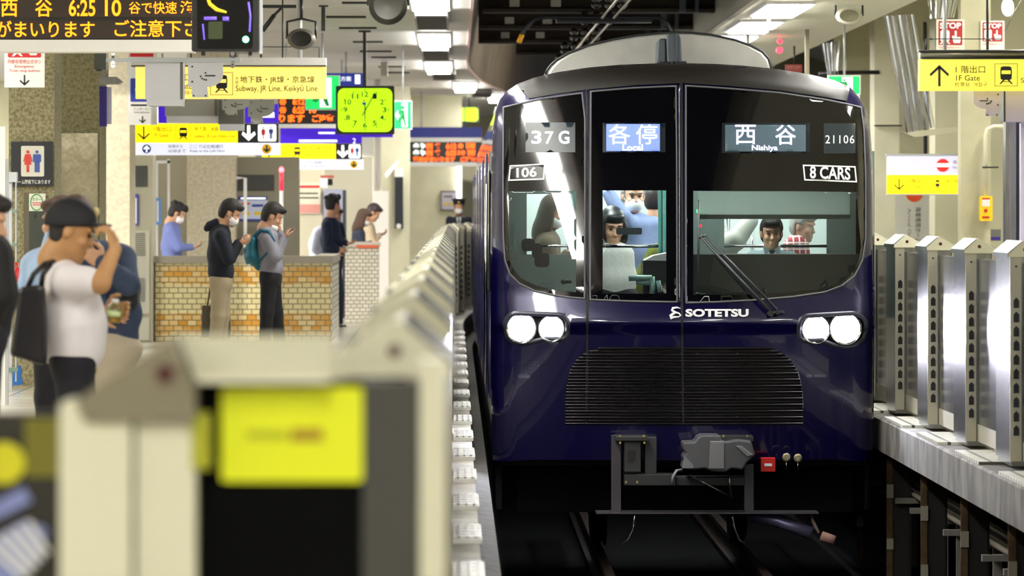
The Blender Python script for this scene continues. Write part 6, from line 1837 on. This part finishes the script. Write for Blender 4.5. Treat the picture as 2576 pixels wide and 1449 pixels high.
q = S(); q.cap(W(634, 605, Y4), W(634, 645, Y4), .055, .075, .04, ((0, 1, 0), 2.0)); q.cap(W(640, 645, Y4), W(652, 668, Y4), .07, .05, .04, ((0, 1, 0), 2.0)); q.obj('body', .009, mat('teal nylon', '0f6478', .6), t)
q = S(); q.cap(W(620, 630, Y4), W(628, 658, Y4), .035, .04, .03, ((0, 1, 0), 2.4)); q.obj('pocket', .009, mat('teal nylon', ''), t)
obj('strap', G().tube([W(640, 596, Y4 - .17), W(655, 580, Y4 - .19), W(676, 582, Y4 - .2), W(688, 610, Y4 - .2)], .022, 8).tube([W(650, 660, Y4 - .19), W(668, 640, Y4 - .2), W(676, 632, Y4 - .2)], .012, 8), mat('teal strap', '0e5468', .6), t)
obj('tag', G().pbox(622, 664, 630, 672, Y4 - .16, .01), white, t)
# blue shirt behind the parapet
person('man in a blue shirt and white mask behind the tiled parapet, looking at his phone', 55, (447, 537), 90, 25,
    [(432, 580, 0, .11), (432, 620, 0, .125), (434, 660, 0, .12)],
    arms=[((434, 582, -.17), (452, 622, -.19), (482, 622, -.12), v(.95, 0, .15), v(0, .3, 1), .6)],
    legs=[((430, 690, -.08), (432, 765, -.08), (432, 835, -.08), (448, 842, -.08)), ((436, 690, .08), (436, 765, .08), (436, 835, .08), (452, 842, .08))],
    h=.011, shirt=mat('mid blue shirt', '6b78b4', .8), trousers=jean, hair=hair_m, style='fluffy', mask=True)
phone(494, 621, 508, 614, 54.86, 'phone held by the man in the blue shirt')
# suit man and neighbours at the right end
person('man in a navy suit jacket turned away beside the lilac machine', 58.5, (839, 514), 130, 0,
    [(832, 566, 0, .11), (834, 605, 0, .125), (838, 640, 0, .12)],
    arms=[((822, 568, -.16), (824, 612, -.19), (848, 628, -.16), v(.9, 0, -.1), v(0, 1, 0), .5), ((852, 568, .1), (862, 605, .12), (870, 612, .02), v(.9, -.2, 0), v(0, 0, 1), .5)],
    legs=[((838, 665, -.08), (848, 740, -.08), (846, 815, -.08), (858, 823, -.08)), ((842, 665, .08), (852, 740, .08), (852, 815, .08), (866, 823, .08))],
    flat=((.5, 1, 0), 1.4), h=.011, shirt=mat('navy suit cloth', '17233f', .8), shirt_name='jacket', trousers=mat('navy suit cloth', ''), hair=hair_m, style='fluffy')
person('person in a pale shirt half hidden behind the man in the navy suit', 59.6, (843, 545), 60, 10,
    [(806, 590, 0, .11), (800, 615, 0, .12), (800, 650, 0, .11)], arms=[((800, 592, -.14), (792, 625, -.16), (802, 640, -.1), v(.8, 0, -.2), v(0, 1, 0), .5)],
    legs=[((800, 680, -.08), (802, 745, -.08), (802, 812, -.08), (812, 818, -.08)), ((804, 680, .08), (806, 745, .08), (806, 812, .08), (816, 818, .08))],
    h=.012, shirt=mat('pale lilac shirt', 'c9cde6', .8), trousers=jean, hair=hair_m)
person('woman with brown hair and a dark jacket leaning on the short parapet', 64, (915, 549), 95, 22,
    [(902, 590, 0, .095), (902, 620, 0, .105), (904, 650, 0, .10)],
    arms=[((902, 590, -.15), (912, 618, -.17), (932, 612, -.1), v(.9, 0, .2), v(0, .3, 1), .5)],
    legs=[((902, 675, -.08), (904, 735, -.08), (904, 790, -.08), (914, 796, -.08)), ((906, 675, .08), (908, 735, .08), (908, 790, .08), (918, 796, .08))],
    h=.012, k=.95, shirt=mat('dark navy jacket', '222a3c', .8), shirt_name='jacket', trousers=jean, hair=hair_b, style='long', mask=True)
person('man in a beige top with short dark hair behind the woman in the dark jacket', 65.5, (940, 536), 90, 28,
    [(926, 575, 0, .10), (930, 605, 0, .11), (932, 635, 0, .11)],
    arms=[((930, 578, -.15), (938, 608, -.17), (954, 592, -.1), v(.9, 0, .3), v(0, .3, 1), .5)],
    legs=[((930, 665, -.08), (932, 725, -.08), (932, 782, -.08), (942, 788, -.08)), ((936, 665, .08), (938, 725, .08), (938, 782, .08), (948, 788, .08))],
    h=.012, shirt=mat('beige knit', 'b9a78c', .8), trousers=jean, hair=mat('dark mauve hair', '3a2c34', .5))
phone(958, 590, 968, 584, 65.4, 'phone held by the man in the beige top')
# station guard
Y9 = 76.0
t, H, tp = person('station guard in a peaked cap, white mask and navy uniform beyond the gates', Y9, (1154, 522), 0, 0,
    [(1154, 558, 0, .09), (1154, 590, 0, .10), (1154, 620, 0, .10)],
    arms=[((1131, 553, 0), (1128, 590, 0), (1130, 618, -.1), v(0, 0, -1), v(1, 0, 0), .4), ((1177, 553, 0), (1180, 590, 0), (1178, 618, -.1), v(0, 0, -1), v(-1, 0, 0), .4)],
    legs=[((1146, 650, 0), (1146, 710, 0), (1146, 762, 0), (1146, 767, -.12)), ((1162, 650, 0), (1162, 710, 0), (1162, 762, 0), (1162, 767, -.12))],
    flat=FRONT, h=.012, shirt=mat('navy uniform', '161b2c', .8), shirt_name='uniform_jacket', trousers=mat('navy uniform', ''), hair=hair_m, mask=True)
obj('peaked_cap', G().lathe(H.L(0, 0, .06), [(.10, 0), (.10, .045), (.125, .075), (.11, .09), (.001, .10)], (0, 0, 1), n=20), mat('navy uniform', ''), t)
obj('cap_band', G().disc(H.L(.105, 0, .085), .018, th=.01, n=12), mat('brass badge', 'b9a050', .4, .6), t)
obj('shirt_front', G().ppoly([(1148, 546), (1160, 546), (1157, 566), (1151, 566)], Y9 - .165, .02), white, t)
obj('tie', G().ppoly([(1152, 547), (1156, 547), (1157, 566), (1151, 566)], Y9 - .175, .01), mat('slate tie', '3a4250', .7), t)
# ---------------------------------------------------------------- people in the train
Yt = 35.35
def zf(Y): return VY + (EYE - .02) * FPX / Y          # frame height of the train floor
def standing(cx, Y, dx=.08):
    b = zf(Y); s = FPX / Y
    return [((cx - dx * s, b - .80 * s, 0), (cx - dx * s, b - .46 * s, 0), (cx - dx * s, b - .08 * s, 0), (cx - dx * s, b - .035 * s, -.10)),
            ((cx + dx * s, b - .80 * s, 0), (cx + dx * s, b - .46 * s, 0), (cx + dx * s, b - .08 * s, 0), (cx + dx * s, b - .035 * s, -.10))]
person('passenger with long brown hair seen through the left window of the cab', 35.3, (1392, 535), 75, 20,
    [(1378, 610, 0, .10), (1376, 680, 0, .11), (1378, 770, 0, .11)], arms=[((1375, 615, -.14), (1395, 680, -.16), (1425, 640, -.12), v(.7, 0, .5), v(0, .3, 1), .5)],
    legs=standing(1378, 35.3), h=.010, shirt=mat('dim brown coat', '5a5040', .8), shirt_name='coat', trousers=jean, hair=mat('grey brown hair', '43392e', .5), style='long', mask=True)
person('woman with black bobbed hair in a white lace top behind the centre window', 35.05, (1541, 572), 12, 14,
    [(1548, 640, 0, .095), (1546, 700, 0, .105), (1546, 780, 0, .105)], arms=[((1518, 640, 0), (1512, 700, 0), (1516, 770, 0), v(0, 0, -1), v(1, 0, 0), .4)],
    legs=standing(1546, 35.05), flat=FRONT, h=.009, k=1.14, shirt=mat('white lace top', 'd4d2cc', .8, noise=.12, nscale=60), shirt_name='lace_top', trousers=mat('dark skirt cloth', '1c1c20', .8), hair=mat('dark grey hair', '1c1c20', .45), style='bob', eyes=True)
t, H, tp = person('grey haired man in a white mask and blue shirt behind the centre window', 35.75, (1594, 494), 10, 4,
    [(1612, 572, 0, .10), (1612, 640, 0, .115), (1612, 730, 0, .115)],
    arms=[((1578, 562, -.05), (1566, 545, -.15), (1530, 486, -.12), v(-.35, 0, 1), v(1, 0, 0), .7, 1.15), ((1648, 570, 0), (1654, 640, 0), (1650, 710, 0), v(0, 0, -1), v(-1, 0, 0), .4)],
    legs=standing(1612, 35.75), flat=FRONT, h=.009, k=1.08, shirt=mat('pale blue shirt', '8d9cc8', .8, noise=.15, nscale=10), trousers=jean, hair=hair_g, mask=True, eyes=True)
person('dark haired passenger seen from behind at the right of the grey haired man', 36.1, (1652, 504), 150, 0,
    [(1662, 575, 0, .10), (1662, 650, 0, .11), (1662, 720, 0, .11)], arms=[((1634, 572, 0), (1630, 640, 0), (1634, 700, 0), v(0, 0, -1), v(1, 0, 0), .4)],
    legs=standing(1662, 36.1), flat=FRONT, h=.010, shirt=mat('black jacket', '17151b', .8), shirt_name='jacket', trousers=jean, hair=mat('dark brown hair', '2a2022', .5))
t = thing('person', 'passenger in an olive green shawl low in the centre window, face hidden', 'person', W(1630, 900, 35.33))
q = S(); q.cap(W(1650, 640, 35.33), W(1600, 720, 35.33), .07, .06, .04, PROF); q.cap(W(1660, 640, 35.33), W(1640, 900, 35.33), .09, .12, .04, PROF); q.cap(W(1600, 720, 35.33), W(1600, 900, 35.33), .07, .11, .04, PROF); q.obj('shawl', .01, mat('olive green cloth', '6f7620', .85, noise=.4, nscale=14, stretch=(3, 3, 1)), t)
# driver
Yd = 34.42
t, H, tp = person('train driver in a grey blue shirt and dark tie behind the right windscreen', Yd, (1941, 588), 0, 4,
    [(1941, 655, 0, .085), (1941, 700, 0, .10), (1941, 760, 0, .10)],
    arms=[((1895, 652, 0), (1880, 715, -.05), (1890, 740, -.28), v(.3, -1, 0), v(0, 0, -1), .5), ((1987, 652, 0), (2002, 715, -.05), (1992, 740, -.28), v(-.3, -1, 0), v(0, 0, -1), .5)],
    flat=FRONT, h=.008, shirt=mat('grey blue uniform shirt', '8ca0a8', .8), trousers=jean, hair=hair_m, eyes=True)
obj('tie', G().ppoly([(1934, 629), (1950, 629), (1946, 640), (1952, 690), (1932, 690), (1938, 640)], Yd - .125, .02), mat('dark tie', '1c222c', .7), t)
obj('collar', G().ppoly([(1920, 618), (1940, 630), (1924, 642)], Yd - .118, .02).ppoly([(1964, 618), (1944, 630), (1960, 642)], Yd - .118, .02), mat('grey blue uniform shirt', ''), t)
person('passenger in a red and white plaid shirt right of the driver', 35.6, (2022, 570), 60, 8,
    [(2004, 622, 0, .10), (2006, 690, 0, .11), (2008, 760, 0, .11)], arms=[((1990, 620, -.12), (1996, 690, -.14), (2020, 720, -.1), v(.8, 0, 0), v(0, 1, 0), .5)],
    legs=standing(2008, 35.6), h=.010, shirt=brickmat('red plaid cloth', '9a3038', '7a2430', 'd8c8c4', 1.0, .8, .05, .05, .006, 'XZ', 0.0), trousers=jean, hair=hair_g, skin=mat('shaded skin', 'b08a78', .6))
person('passenger with a white sleeve raised left of the driver', 35.4, (1790, 560), 90, 0,
    [(1800, 630, 0, .10), (1802, 690, 0, .11), (1804, 760, 0, .11)], arms=[((1818, 622, -.1), (1850, 605, -.14), (1888, 556, -.1), v(.5, 0, .8), v(-.5, 0, .5), .6, 1.5), ((1830, 640, -.05), (1845, 690, -.1), (1850, 730, -.1), v(0, 0, -1), v(1, 0, 0), .5, 1.2)],
    legs=standing(1804, 35.4), h=.010, shirt=mat('loose white cloth', 'd2cfc6', .85), trousers=jean, hair=hair_m)
